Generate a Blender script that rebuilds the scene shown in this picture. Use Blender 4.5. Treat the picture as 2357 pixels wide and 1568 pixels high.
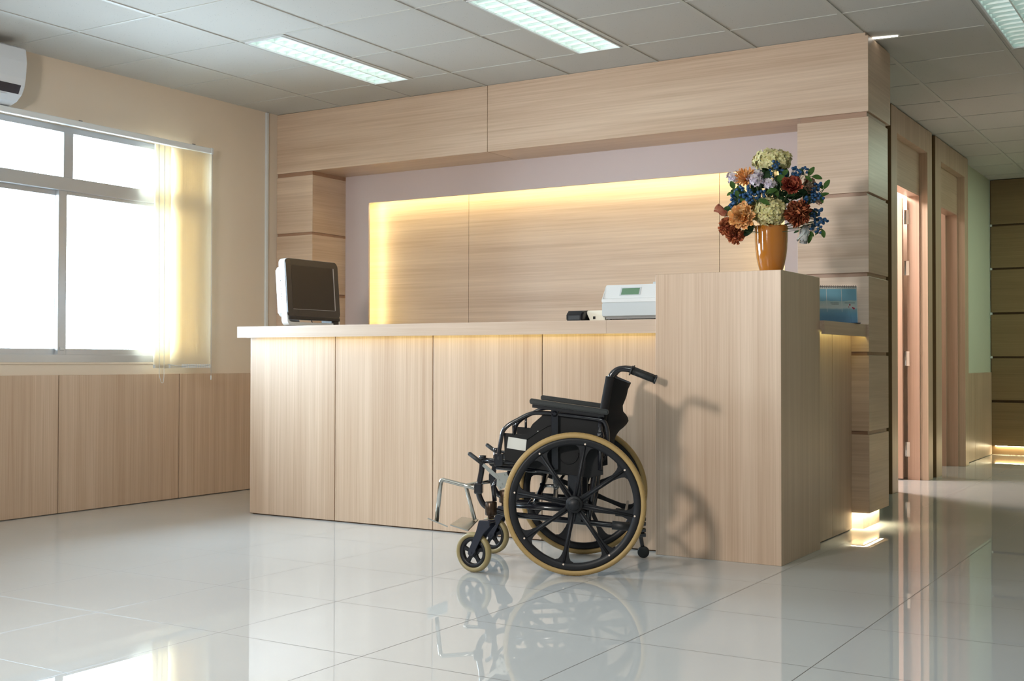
import bpy, bmesh, math, random
from mathutils import Vector, Matrix
random.seed(7)
S = bpy.context.scene
for o in list(bpy.data.objects): bpy.data.objects.remove(o)
COL = S.collection

# ------------------------------------------------------------------ camera
YAW, PITCH, ROLL, FPX = -0.5517, 0.0168, 0.0018, 2744.3
F = Vector((math.sin(YAW)*math.cos(PITCH), math.cos(YAW)*math.cos(PITCH), math.sin(PITCH)))
R = Vector((math.cos(YAW), -math.sin(YAW), 0)); U = R.cross(F)
R2 = R*math.cos(ROLL)+U*math.sin(ROLL); U2 = -R*math.sin(ROLL)+U*math.cos(ROLL)
cam = bpy.data.cameras.new('camera'); cam.sensor_width = 36; cam.sensor_fit = 'HORIZONTAL'
cam.lens = 36*FPX/2357; cam.clip_start = .05; cam.clip_end = 100
co = bpy.data.objects.new('camera', cam); COL.objects.link(co)
m = Matrix((R2, U2, -F)).transposed().to_4x4(); m.translation = Vector((1.739, -5.9946, 0.9)); co.matrix_world = m
S.camera = co

# ------------------------------------------------------------------ world, lights, exposure
S.view_settings.view_transform = 'Standard'; S.view_settings.look = 'None'
S.view_settings.exposure = 0.22; S.view_settings.gamma = 1; S.view_settings.use_curve_mapping = False
W = bpy.data.worlds.new('overcast_sky'); S.world = W; W.use_nodes = True
W.node_tree.nodes['Background'].inputs[0].default_value = (.70, .86, 1, 1)
_nt = W.node_tree; _tc = _nt.nodes.new('ShaderNodeTexCoord'); _sp = _nt.nodes.new('ShaderNodeSeparateXYZ'); _mr = _nt.nodes.new('ShaderNodeMapRange')
_nt.links.new(_tc.outputs['Generated'], _sp.inputs[0]); _nt.links.new(_sp.outputs[2], _mr.inputs['Value'])
_mr.inputs['From Min'].default_value = -.12; _mr.inputs['From Max'].default_value = .12; _mr.inputs['To Min'].default_value = 14; _mr.inputs['To Max'].default_value = 28   # hazy ground below, bright sky above
_nt.links.new(_mr.outputs['Result'], _nt.nodes['Background'].inputs[1])

def area(name, loc, target, sx, sy, power, color, portal=False, spread=180):
    l = bpy.data.lights.new(name, 'AREA'); l.shape = 'RECTANGLE'; l.size = sx; l.size_y = sy
    l.energy = power; l.color = color; l.spread = math.radians(spread)
    if portal: l.cycles.is_portal = True
    o = bpy.data.objects.new(name, l); COL.objects.link(o); o.location = loc
    d = Vector(target)-Vector(loc); o.rotation_euler = d.to_track_quat('-Z', 'Y').to_euler()
    return o
# softbox whose shadows fall on the pedestal, the pillar and beside the air conditioner
area('softbox_lamp', (-1.05, -5.35, 1.95), (-1.4, 0, 1.5), .34, .34, 39, (1, .91, .82), spread=122)
# ceiling fixtures further back in the same room (above and behind the camera)
for i, (x, y, p) in enumerate([(-2.85, -3.6, 8), (-1.35, -3.6, 3), (-2.85, -6, 6), (-.6, -6.2, 12), (.75, -3.6, 15)]):
    area('room_ceiling_lamp', (x, y, 2.64), (x, y, 0), .28, 1.18, p, (.93, 1, .97))
for y_, p_ in ((4.1, 16), (5.5, 14)): area('hall_fill_lamp', (1.25, y_, 2.64), (1.25, y_, 0), .28, 1.18, p_, (.80, 1, .76))  # unseen lamps added to lift the dim hall
area('window_portal', (-4.32, -1.41, 1.59), (0, -1.41, 1.59), 2.1, 1.4, 1, (1, 1, 1), portal=True)
area('window_portal', (-4.32, -5.4, 1.59), (0, -5.4, 1.59), 1.8, 1.4, 1, (1, 1, 1), portal=True)
area('side_room_lamp', (-1.15, 2.95, 2.5), (-1.05, 3.0, 0), .5, .5, 80, (1, .90, .86))
area('second_room_lamp', (-1.3, 4.3, 2.5), (-1.2, 4.4, 0), .5, .5, 16, (1, .90, .82))

# ------------------------------------------------------------------ materials
MATS = {}
def newmat(name):
    m = bpy.data.materials.new(name); m.use_nodes = True; MATS[name] = m
    nt = m.node_tree; return m, nt, nt.nodes['Principled BSDF']
def plain(name, col, rough=.5, metal=0, spec=.5, coat=0, bump=0, bscale=200, emit=None, es=0):
    m, nt, b = newmat(name)
    b.inputs['Base Color'].default_value = (*col, 1); b.inputs['Roughness'].default_value = rough
    b.inputs['Metallic'].default_value = metal; b.inputs['Specular IOR Level'].default_value = spec
    b.inputs['Coat Weight'].default_value = coat
    if emit: b.inputs['Emission Color'].default_value = (*emit, 1); b.inputs['Emission Strength'].default_value = es
    tc = nt.nodes.new('ShaderNodeTexCoord'); n = nt.nodes.new('ShaderNodeTexNoise'); n.inputs['Scale'].default_value = bscale
    nt.links.new(tc.outputs['Object'], n.inputs['Vector'])
    if bump:
        bp = nt.nodes.new('ShaderNodeBump'); bp.inputs['Strength'].default_value = bump; bp.inputs['Distance'].default_value = .002
        nt.links.new(n.outputs['Fac'], bp.inputs['Height']); nt.links.new(bp.outputs['Normal'], b.inputs['Normal'])
    else:   # slight variation of the gloss
        mr = nt.nodes.new('ShaderNodeMapRange'); mr.inputs['To Min'].default_value = max(0, rough-(.004 if metal else .03)); mr.inputs['To Max'].default_value = min(1, rough+(.004 if metal else .03))
        nt.links.new(n.outputs['Fac'], mr.inputs['Value']); nt.links.new(mr.outputs['Result'], b.inputs['Roughness'])
    return m
def wood(name, axis, c1, c2, rough=.40, fine=1.0, coat=.28):
    """laminate with fine streaks running along `axis`"""
    m, nt, b = newmat(name)
    tc = nt.nodes.new('ShaderNodeTexCoord')
    def noise(sc, along, detail, rough_):
        mp = nt.nodes.new('ShaderNodeMapping'); nt.links.new(tc.outputs['Object'], mp.inputs['Vector'])
        v = [sc]*3; v['XYZ'.index(axis)] = along; mp.inputs['Scale'].default_value = v
        n = nt.nodes.new('ShaderNodeTexNoise'); n.inputs['Scale'].default_value = 1; n.inputs['Detail'].default_value = detail
        n.inputs['Roughness'].default_value = rough_
        nt.links.new(mp.outputs['Vector'], n.inputs['Vector']); return n.outputs['Fac']
    a = noise(150*fine, 1.4, 3, .6); c = noise(22*fine, .5, 4, .6); d = noise(4, .25, 2, .5)
    def math_(op, x, y):
        n = nt.nodes.new('ShaderNodeMath'); n.operation = op
        for i, q in enumerate((x, y)):
            if isinstance(q, (int, float)): n.inputs[i].default_value = q
            else: nt.links.new(q, n.inputs[i])
        return n.outputs[0]
    s = math_('ADD', math_('ADD', math_('MULTIPLY', a, .42), math_('MULTIPLY', c, .40)), math_('MULTIPLY', d, .30))
    mr = nt.nodes.new('ShaderNodeMapRange'); mr.inputs['From Min'].default_value = .40; mr.inputs['From Max'].default_value = .72
    nt.links.new(s, mr.inputs['Value'])
    mx = nt.nodes.new('ShaderNodeMix'); mx.data_type = 'RGBA'; mx.inputs['A'].default_value = (*c1, 1); mx.inputs['B'].default_value = (*c2, 1)
    nt.links.new(mr.outputs['Result'], mx.inputs['Factor']); nt.links.new(mx.outputs['Result'], b.inputs['Base Color'])
    b.inputs['Roughness'].default_value = rough; b.inputs['Specular IOR Level'].default_value = .45; b.inputs['Coat Weight'].default_value = coat; b.inputs['Coat Roughness'].default_value = .30
    bp = nt.nodes.new('ShaderNodeBump'); bp.inputs['Strength'].default_value = .08; bp.inputs['Distance'].default_value = .001
    nt.links.new(a, bp.inputs['Height']); nt.links.new(bp.outputs['Normal'], b.inputs['Normal'])
    return m
WC1, WC2 = (.44, .30, .20), (.64, .485, .36)
wood_v = wood('wood_vertical_grain', 'Z', WC1, WC2)
wood_h = wood('wood_horizontal_grain', 'X', (.50, .345, .235), (.72, .555, .415), fine=.6)
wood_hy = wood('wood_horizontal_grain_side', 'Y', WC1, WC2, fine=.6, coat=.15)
wood_top = wood('worktop_wood', 'X', (.44, .315, .225), (.58, .45, .345), fine=.6, coat=.2)
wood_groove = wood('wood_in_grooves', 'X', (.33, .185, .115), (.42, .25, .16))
wood_seam = plain('dark_seam', (.09, .045, .02), .7)
wood_dark = wood('wood_panel_in_hall', 'X', (.19, .12, .055), (.27, .18, .09), rough=.32, fine=.6)
wood_red = wood('door_wood', 'Z', (.50, .31, .22), (.64, .44, .33))
wood_edge = plain('brown_edge', (.16, .09, .035), .5)

def ceil_mat():
    m, nt, b = newmat('mineral_fibre_tile')
    tc = nt.nodes.new('ShaderNodeTexCoord')
    v = nt.nodes.new('ShaderNodeTexVoronoi'); v.inputs['Scale'].default_value = 75; nt.links.new(tc.outputs['Object'], v.inputs['Vector'])
    n = nt.nodes.new('ShaderNodeTexNoise'); n.inputs['Scale'].default_value = 14; nt.links.new(tc.outputs['Object'], n.inputs['Vector'])
    th = nt.nodes.new('ShaderNodeMath'); th.operation = 'MULTIPLY'; th.inputs[1].default_value = .27
    nt.links.new(n.outputs['Fac'], th.inputs[0])
    lt = nt.nodes.new('ShaderNodeMath'); lt.operation = 'LESS_THAN'; nt.links.new(v.outputs['Distance'], lt.inputs[0]); nt.links.new(th.outputs[0], lt.inputs[1])
    wn = nt.nodes.new('ShaderNodeMath'); wn.operation = 'GREATER_THAN'; wn.inputs[1].default_value = .62
    sep = nt.nodes.new('ShaderNodeSeparateColor'); nt.links.new(v.outputs['Color'], sep.inputs[0]); nt.links.new(sep.outputs[0], wn.inputs[0])
    mu = nt.nodes.new('ShaderNodeMath'); mu.operation = 'MULTIPLY'; nt.links.new(lt.outputs[0], mu.inputs[0]); nt.links.new(wn.outputs[0], mu.inputs[1])
    mx = nt.nodes.new('ShaderNodeMix'); mx.data_type = 'RGBA'; mx.inputs['A'].default_value = (.56, .55, .52, 1); mx.inputs['B'].default_value = (.36, .35, .32, 1)
    nt.links.new(mu.outputs[0], mx.inputs['Factor']); nt.links.new(mx.outputs['Result'], b.inputs['Base Color'])
    b.inputs['Roughness'].default_value = .9; b.inputs['Specular IOR Level'].default_value = .1
    return m
ceil_tile = ceil_mat()
tbar = plain('ceiling_grid_metal', (.52, .52, .49), .5)
def floor_mat():
    m, nt, b = newmat('polished_porcelain_tile')
    tc = nt.nodes.new('ShaderNodeTexCoord'); sep = nt.nodes.new('ShaderNodeSeparateXYZ'); nt.links.new(tc.outputs['Object'], sep.inputs[0])
    def mt(op, x, y=None, z=None):
        n = nt.nodes.new('ShaderNodeMath'); n.operation = op
        for i, q in enumerate((x, y, z)):
            if q is None: continue
            if isinstance(q, (int, float)): n.inputs[i].default_value = q
            else: nt.links.new(q, n.inputs[i])
        return n.outputs[0]
    def line(c, off):   # distance to the nearest joint
        f = mt('FRACT', mt('DIVIDE', mt('ADD', c, off), .6))
        return mt('MULTIPLY', mt('MINIMUM', f, mt('SUBTRACT', 1, f)), .6)
    d = mt('MINIMUM', line(sep.outputs[0], .555+12), line(sep.outputs[1], .735+12))
    j = mt('LESS_THAN', d, .0017)
    n = nt.nodes.new('ShaderNodeTexNoise'); n.inputs['Scale'].default_value = 1.3; n.inputs['Detail'].default_value = 5
    nt.links.new(tc.outputs['Object'], n.inputs['Vector'])
    mx0 = nt.nodes.new('ShaderNodeMix'); mx0.data_type = 'RGBA'; mx0.inputs['A'].default_value = (.47, .47, .46, 1); mx0.inputs['B'].default_value = (.53, .53, .52, 1)
    nt.links.new(n.outputs['Fac'], mx0.inputs['Factor'])
    mx = nt.nodes.new('ShaderNodeMix'); mx.data_type = 'RGBA'; mx.inputs['B'].default_value = (.13, .12, .11, 1)
    nt.links.new(mx0.outputs['Result'], mx.inputs['A']); nt.links.new(j, mx.inputs['Factor'])
    nt.links.new(mx.outputs['Result'], b.inputs['Base Color'])
    mp = nt.nodes.new('ShaderNodeMapping'); mp.inputs['Scale'].default_value = (2, 9, 1); mp.inputs['Rotation'].default_value = (0, 0, .3); nt.links.new(tc.outputs['Object'], mp.inputs['Vector'])
    n2 = nt.nodes.new('ShaderNodeTexNoise'); n2.inputs['Scale'].default_value = 1.5; n2.inputs['Detail'].default_value = 6; nt.links.new(mp.outputs['Vector'], n2.inputs['Vector'])
    mr = nt.nodes.new('ShaderNodeMapRange'); mr.inputs['From Min'].default_value = .4; mr.inputs['From Max'].default_value = .75
    mr.inputs['To Min'].default_value = .002; mr.inputs['To Max'].default_value = .016
    nt.links.new(n2.outputs['Fac'], mr.inputs['Value'])
    r = mt('MAXIMUM', mr.outputs['Result'], mt('MULTIPLY', j, .5))
    nt.links.new(r, b.inputs['Roughness'])
    b.inputs['IOR'].default_value = 1.46; b.inputs['Specular IOR Level'].default_value = .5
    return m
floor_m = floor_mat()
paint = plain('beige_wallpaper', (.72, .61, .49), .8, bump=.15, bscale=350)
paint_white = plain('pale_wall_paint', (.68, .70, .71), .8)
paint_tan = plain('tan_wall_paint', (.42, .36, .28), .8)
paint_hall = plain('pale_green_hall_paint', (.56, .60, .48), .7)
paint_room = plain('cream_room_paint', (.75, .64, .55), .7)
mauve = plain('mauve_textured_wallpaper', (.62, .53, .52), .85, bump=.3, bscale=500)
alu = plain('window_aluminium', (.52, .53, .54), .35, metal=.55)
white_pl = plain('white_plastic', (.68, .70, .71), .35)
white_rail = plain('white_rail', (.72, .74, .75), .3)
off_white = plain('off_white_plastic', (.78, .76, .66), .4)
grey_pl = plain('light_grey_plastic', (.50, .54, .56), .4)
dgrey_pl = plain('grey_underside', (.22, .21, .20), .5)
lcd = plain('green_lcd', (.13, .24, .15), .25)
blk = plain('black_plastic', (.012, .012, .014), .3)
blk_bezel = plain('black_brown_bezel', (.03, .025, .022), .22, coat=.3)
screen_m = plain('dark_screen', (.022, .016, .012), .3)
silver = plain('silver_plastic', (.42, .43, .46), .35, metal=.5)
chrome = plain('chrome_tube', (.62, .60, .55), .16, metal=1)
chrome_p = plain('zinc_plate', (.58, .58, .54), .28, metal=1)
frame_black = plain('black_painted_steel', (.010, .010, .014), .18, coat=.6)
fork_m = plain('blue_black_steel', (.012, .014, .026), .3, coat=.3)
bronze = plain('dark_bronze_housing', (.05, .03, .018), .3, metal=.6)
rubber_g = plain('black_rubber', (.02, .022, .024), .5)
pad_m = plain('armrest_foam', (.022, .026, .027), .45)
guard_m = plain('black_guard_plastic', (.007, .007, .008), .5, spec=.3)
fabric = plain('black_nylon', (.006, .005, .006), .9, bump=.4, bscale=900)
mag = plain('charcoal_mag_plastic', (.010, .0105, .013), .45, spec=.35)
tan_rubber = plain('tan_rubber', (.36, .24, .09), .55, bump=.2, bscale=300)
tan_caster = plain('tan_caster_rubber', (.27, .215, .10), .4)
sticker = plain('white_sticker', (.62, .63, .60), .5)
rivet_and_hole_disc = plain('pale_hole_disc', (.75, .62, .52), .4)  # pale discs drawn where through-holes show the bright wood behind
ac_white = plain('air_conditioner_white', (.66, .69, .73), .35)
ac_dark = plain('air_conditioner_strip', (.03, .025, .035), .25)
vase_m = plain('amber_glaze', (.44, .15, .012), .1, coat=1)
steel = plain('brushed_steel', (.6, .6, .58), .25, metal=1)
def emis(name, col, s):
    m, nt, b = newmat(name); e = nt.nodes.new('ShaderNodeEmission'); e.inputs[0].default_value = (*col, 1); e.inputs[1].default_value = s
    nt.links.new(e.outputs[0], nt.nodes['Material Output'].inputs['Surface']); nt.nodes.remove(b); return m
led = emis('warm_led_strip', (1, .90, .34), 7)
led_panel = emis('warm_led_strip_panel', (1, .86, .42), 17)
led_plinth = emis('plinth_led_strip', (1, .93, .62), 60)
tube_m = emis('fluorescent_tube', (.88, 1, .96), 3.7)
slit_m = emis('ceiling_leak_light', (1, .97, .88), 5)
reflector = plain('white_reflector', (.82, .90, .87), .3)
def glass_mat(name, tint, refl=.10):
    m, nt, b = newmat(name); nt.nodes.remove(b)
    t = nt.nodes.new('ShaderNodeBsdfTransparent'); t.inputs[0].default_value = (*tint, 1)
    g = nt.nodes.new('ShaderNodeBsdfGlossy'); g.inputs['Roughness'].default_value = .02
    lw = nt.nodes.new('ShaderNodeLayerWeight'); lw.inputs['Blend'].default_value = .25
    mx = nt.nodes.new('ShaderNodeMixShader'); nt.links.new(lw.outputs['Fresnel'], mx.inputs[0])
    nt.links.new(t.outputs[0], mx.inputs[1]); nt.links.new(g.outputs[0], mx.inputs[2])
    nt.links.new(mx.outputs[0], nt.nodes['Material Output'].inputs['Surface']); return m
glass = glass_mat('window_glass', (.97, .99, .99))
clear_pl = glass_mat('clear_blue_acrylic', (.93, .965, .985))
def vane_mat(name, col, tr):
    m, nt, b = newmat(name); nt.nodes.remove(b)
    d = nt.nodes.new('ShaderNodeBsdfDiffuse'); d.inputs[0].default_value = (*col, 1)
    t = nt.nodes.new('ShaderNodeBsdfTranslucent'); t.inputs[0].default_value = (*col, 1)
    tc = nt.nodes.new('ShaderNodeTexCoord'); n = nt.nodes.new('ShaderNodeTexWave'); n.wave_type = 'BANDS'; n.bands_direction = 'Y'; n.inputs['Scale'].default_value = 110
    nt.links.new(tc.outputs['Object'], n.inputs['Vector'])
    mr = nt.nodes.new('ShaderNodeMapRange'); mr.inputs['To Min'].default_value = tr-.06; mr.inputs['To Max'].default_value = tr+.06
    nt.links.new(n.outputs['Fac'], mr.inputs['Value'])
    mx = nt.nodes.new('ShaderNodeMixShader'); nt.links.new(mr.outputs['Result'], mx.inputs[0])
    nt.links.new(d.outputs[0], mx.inputs[1]); nt.links.new(t.outputs[0], mx.inputs[2])
    nt.links.new(mx.outputs[0], nt.nodes['Material Output'].inputs['Surface']); return m
vane_m = vane_mat('cream_blind_fabric', (.93, .855, .71), .56)
def petal_mat(name, ca, cb, scale=60, tr=.25):
    m, nt, b = newmat(name)
    tc = nt.nodes.new('ShaderNodeTexCoord'); n = nt.nodes.new('ShaderNodeTexNoise'); n.inputs['Scale'].default_value = scale; n.inputs['Detail'].default_value = 3
    nt.links.new(tc.outputs['Object'], n.inputs['Vector'])
    mr = nt.nodes.new('ShaderNodeMapRange'); mr.inputs['From Min'].default_value = .35; mr.inputs['From Max'].default_value = .65; nt.links.new(n.outputs['Fac'], mr.inputs['Value'])
    mx = nt.nodes.new('ShaderNodeMix'); mx.data_type = 'RGBA'; mx.inputs['A'].default_value = (*ca, 1); mx.inputs['B'].default_value = (*cb, 1)
    nt.links.new(mr.outputs['Result'], mx.inputs['Factor']); nt.links.new(mx.outputs['Result'], b.inputs['Base Color'])
    b.inputs['Roughness'].default_value = .7; b.inputs['Specular IOR Level'].default_value = .2; b.inputs['Subsurface Weight'].default_value = .15; b.inputs['Subsurface Scale'].default_value = .01
    return m

# ------------------------------------------------------------------ geometry helpers
def box(bm, x0, x1, y0, y1, z0, z1, mi=0, bev=0):
    vs = [bm.verts.new((x, y, z)) for x in (x0, x1) for y in (y0, y1) for z in (z0, z1)]
    fs = [bm.faces.new([vs[i] for i in f]) for f in ((0, 1, 3, 2), (4, 6, 7, 5), (0, 4, 5, 1), (2, 3, 7, 6), (0, 2, 6, 4), (1, 5, 7, 3))]
    for f in fs: f.material_index = mi
    if bev:
        es = list({e for f in fs for e in f.edges})
        r = bmesh.ops.bevel(bm, geom=es, offset=bev, segments=2, affect='EDGES', profile=.5)
        for f in r['faces']: f.material_index = mi
    return vs
def prism(bm, pts, d0, d1, axis='Y', mi=0, bev=0):
    """polygon in the other two axes extruded along axis"""
    def mk(p, d):
        if axis == 'Y': return (p[0], d, p[1])
        if axis == 'X': return (d, p[0], p[1])
        return (p[0], p[1], d)
    a = [bm.verts.new(mk(p, d0)) for p in pts]; b = [bm.verts.new(mk(p, d1)) for p in pts]
    fs = [bm.faces.new(a), bm.faces.new(b[::-1])]
    n = len(pts)
    for i in range(n): fs.append(bm.faces.new([a[i], b[i], b[(i+1) % n], a[(i+1) % n]]))
    for f in fs: f.material_index = mi
    if bev:
        es = list({e for f in fs[:2] for e in f.edges})
        r = bmesh.ops.bevel(bm, geom=es, offset=bev, segments=2, affect='EDGES')
        for f in r['faces']: f.material_index = mi
def fillet(pts, rad, n=5):
    P = [Vector(p) for p in pts]; out = [P[0]]
    for i in range(1, len(P)-1):
        a, b, c = P[i-1], P[i], P[i+1]
        d1 = (a-b); d2 = (c-b); l = min(rad, d1.length*.48, d2.length*.48)
        p1 = b+d1.normalized()*l; p2 = b+d2.normalized()*l
        for k in range(n+1):
            t = k/n; out.append(p1*(1-t)**2+b*2*t*(1-t)+p2*t*t)
    out.append(P[-1]); return out
def tube(bm, pts, r, seg=12, rad=0, mi=0, cap=True, sy=1):
    P = fillet(pts, rad) if rad else [Vector(p) for p in pts]
    rs = r if isinstance(r, (list, tuple)) else [r]*len(P)
    if len(rs) != len(P): rs = [r[0]+(r[-1]-r[0])*i/(len(P)-1) for i in range(len(P))]
    up = None; rings = []
    for i, p in enumerate(P):
        t = (P[min(i+1, len(P)-1)]-P[max(i-1, 0)]).normalized()
        if up is None:
            up = Vector((0, 0, 1)) if abs(t.z) < .9 else Vector((0, 1, 0))
        up = (up-t*up.dot(t)).normalized(); s = t.cross(up)
        rings.append([bm.verts.new(p+(up*math.cos(a)*sy+s*math.sin(a))*rs[i]) for a in (2*math.pi*k/seg for k in range(seg))])
    for a, b in zip(rings, rings[1:]):
        for k in range(seg):
            f = bm.faces.new([a[k], a[(k+1) % seg], b[(k+1) % seg], b[k]]); f.smooth = True; f.material_index = mi
    if cap:
        for rg, fl in ((rings[0], True), (rings[-1], False)):
            f = bm.faces.new(rg[::-1] if fl else rg); f.material_index = mi
def lathe(bm, prof, c=(0, 0, 0), axis='Z', seg=32, mi=0, closed=False, smooth=True):
    """prof: (radius, height) pairs"""
    rings = []
    for r, h in prof:
        ring = []
        for k in range(seg):
            a = 2*math.pi*k/seg; x, y = r*math.cos(a), r*math.sin(a)
            v = {'Z': (x, y, h), 'Y': (x, h, y), 'X': (h, x, y)}[axis]
            ring.append(bm.verts.new((v[0]+c[0], v[1]+c[1], v[2]+c[2])))
        rings.append(ring)
    pairs = list(zip(rings, rings[1:]))
    if closed: pairs.append((rings[-1], rings[0]))
    for a, b in pairs:
        for k in range(seg):
            f = bm.faces.new([a[k], a[(k+1) % seg], b[(k+1) % seg], b[k]]); f.smooth = smooth; f.material_index = mi
    if not closed:
        for rg in (rings[0], rings[-1]):
            f = bm.faces.new(rg); f.material_index = mi
def uvs(bm, c, r, seg=10, rings=6, mi=0, sz=1):
    prof = [(max(1e-5, r*math.sin(math.pi*i/rings)), -r*sz*math.cos(math.pi*i/rings)) for i in range(1, rings)]
    lathe(bm, prof, c, 'Z', seg, mi)
def quad(bm, pts, mi=0):
    f = bm.faces.new([bm.verts.new(p) for p in pts]); f.material_index = mi; return f
def obj(name, bm, mats, parent=None, origin=None, label=None):
    """world-coordinate bmesh -> object; `origin` is the location of the thing (or of the parent empty)"""
    bmesh.ops.recalc_face_normals(bm, faces=bm.faces)
    if origin is not None: bmesh.ops.translate(bm, verts=bm.verts, vec=-Vector(origin))
    me = bpy.data.meshes.new(name); bm.to_mesh(me); bm.free()
    for mm in (mats if isinstance(mats, (list, tuple)) else [mats]): me.materials.append(mm)
    o = bpy.data.objects.new(name, me); COL.objects.link(o)
    if parent is not None: o.parent = parent
    elif origin is not None: o.location = origin
    if label: o['label'] = label
    return o
def thing(name, label, cat, loc=(0, 0, 0), rz=0, group=None):
    o = bpy.data.objects.new(name, None); COL.objects.link(o); o.location = loc; o.rotation_euler = (0, 0, rz)
    o['label'] = label; o['category'] = cat; o.empty_display_size = .1
    if group: o['group'] = group
    return o
def tag(o, label, cat, group=None):
    o['label'] = label; o['category'] = cat
    if group: o['group'] = group
    return o
def struct(name, bm, mats, parent=None, origin=None):
    o = obj(name, bm, mats, parent, origin); o['kind'] = 'structure' if parent is None else 'structure'
    if parent is not None: del o['kind']
    return o
B = bmesh.new
CZ = 2.662       # ceiling height
XL = -4.182      # left wall
YF = .3975       # front of the wooden feature wall
XR, YB, YE = 3.2, -9.0, 6.3

# ------------------------------------------------------------------ the room
bm = B(); quad(bm, [(XL-.3, YB, 0), (XR, YB, 0), (XR, YE+.3, 0), (XL-.3, YE+.3, 0)]); struct('floor', bm, floor_m)
fix = [(-2.975, -2.70, -1.165, -.01), (-1.50, -1.225, -1.165, -.01), (.635, .91, -.03, 1.155)]
xs = sorted({XL-.01, XR} | {a for f in fix for a in f[:2]}); ys = sorted({YB, YE+.05} | {a for f in fix for a in f[2:]})
bm = B()
for x0, x1 in zip(xs, xs[1:]):
    for y0, y1 in zip(ys, ys[1:]):
        if any(f[0] <= x0 and x1 <= f[1] and f[2] <= y0 and y1 <= f[3] for f in fix): continue
        quad(bm, [(x0, y0, CZ), (x0, y1, CZ), (x1, y1, CZ), (x1, y0, CZ)])
struct('ceiling', bm, ceil_tile)
bm = B()   # T-bar grid of the suspended ceiling
def clipbar(x0, x1, y0, y1, h):
    box(bm, x0, x1, y0, y1, CZ-h, CZ+.004)
YS = .5965
for i in range(-6, 6):
    x = i*.6
    if x > XR: break
    clipbar(x-.012, x+.012, YB, YE, .0045)
for j in range(-14, 11):
    y = j*YS
    segs = []
    for i in range(-7, 6):
        a = max(i*.6+.0125, XL+.002); b = min((i+1)*.6-.0125, XR)
        if b <= a: continue
        cut = [(a, b)]
        for f in fix:
            if f[2]-.001 < y < f[3]+.001:
                cut = [q for (s, e) in cut for q in ((s, min(e, f[0])), (max(s, f[1]), e)) if q[1]-q[0] > .01]
        segs += cut
    for a, b in segs: clipbar(a, b, y-.0075, y+.0075, .003)
for y0, y1, x in ((-1.19, 0, -2.688), (-1.19, 0, -1.512)): clipbar(x-.012, x+.012, y0, y1, .0045)
struct('trim_1', bm, tbar)
# bright slit where a ceiling tile sits askew beside the pillar
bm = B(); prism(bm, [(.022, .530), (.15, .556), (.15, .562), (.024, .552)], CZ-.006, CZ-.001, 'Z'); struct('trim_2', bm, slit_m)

# left wall with the window opening
WY0, WY1, WZ0, WZ1 = -2.46, -.37, .885, 2.275
bm = B()
for (y0, y1, z0, z1) in ((YB, -6.3, 0, CZ), (-4.5, WY0, 0, CZ), (-6.3, -4.5, 0, WZ0), (-6.3, -4.5, WZ1, CZ), (WY1, YF+.5, 0, CZ), (WY0, WY1, 0, WZ0), (WY0, WY1, WZ1, CZ)):
    box(bm, XL-.12, XL, y0, y1, z0, z1)
struct('wall_left', bm, paint)
bm = B()
gy = [YB]+[-1.446-.924*k for k in range(7, -1, -1)]+[-.522, YF]
for a, b in zip(gy, gy[1:]): box(bm, XL, XL+.014, a+.003, b-.003, 0.004, .81, bev=.0015)
box(bm, XL, XL+.006, YB, YF, .002, .806, mi=1)
struct('trim_3', bm, [wood_v, wood_seam])
bm = B(); box(bm, XR, XR+.1, YB, YE+.3, 0, CZ); struct('wall_right', bm, paint_tan)
bm = B(); box(bm, XL-.1, XR, YB-.1, YB, 0, CZ); struct('wall_front', bm, paint_white)

# wall behind the desk : mauve paper with a recessed, back-lit wooden panel
PL, PR, PT = -3.632, -.55, 2.033      # opening of the mauve layer
bm = B(); box(bm, XL, -.30, .93, .98, 0, CZ); struct('wall_back', bm, paint)
bm = B()
box(bm, -3.845, PL, .76, .775, 0, 2.235); box(bm, PR, -.34, .76, .775, 0, 2.235); box(bm, PL, PR, .76, .775, PT, 2.235)
box(bm, PL, PR, .76, .775, 0, .6)
struct('trim_4', bm, mauve)
bm = B(); box(bm, -3.80, -2.842, .872, .895, .02, 2.2); box(bm, -2.839, -1.0, .872, .895, .02, 2.2); box(bm, -.997, -.45, .872, .895, .02, 2.2)
struct('trim_5', bm, wood_h)
tl = thing('light_strip', 'warm LED strip hidden behind the mauve wall edge around the recessed wooden panel', 'light strip', (-2.1, .79, 1.3))
for nm, b_ in (('led_side', (PL-.030, PL-.020, .776, .800, .62, PT+.02)), ('led_top', (PL-.02, PR+.02, .776, .800, PT+.020, PT+.030)), ('led_side', (PR+.02, PR+.03, .776, .8, .62, PT+.02))):
    bm = B(); box(bm, *b_); obj(nm, bm, led_panel, tl, (-2.1, .79, 1.3))

# wooden fascia beam across the top
bm = B()
box(bm, XL+.001, -2.384, YF, .86, 2.235, CZ-.002, bev=.002); box(bm, -2.381, .034, YF, .86, 2.235, CZ-.020, bev=.002)
box(bm, -2.381, .018, YF+.002, .86, CZ-.021, CZ-.002)
o6 = struct('trim_6', bm, wood_h)
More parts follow.
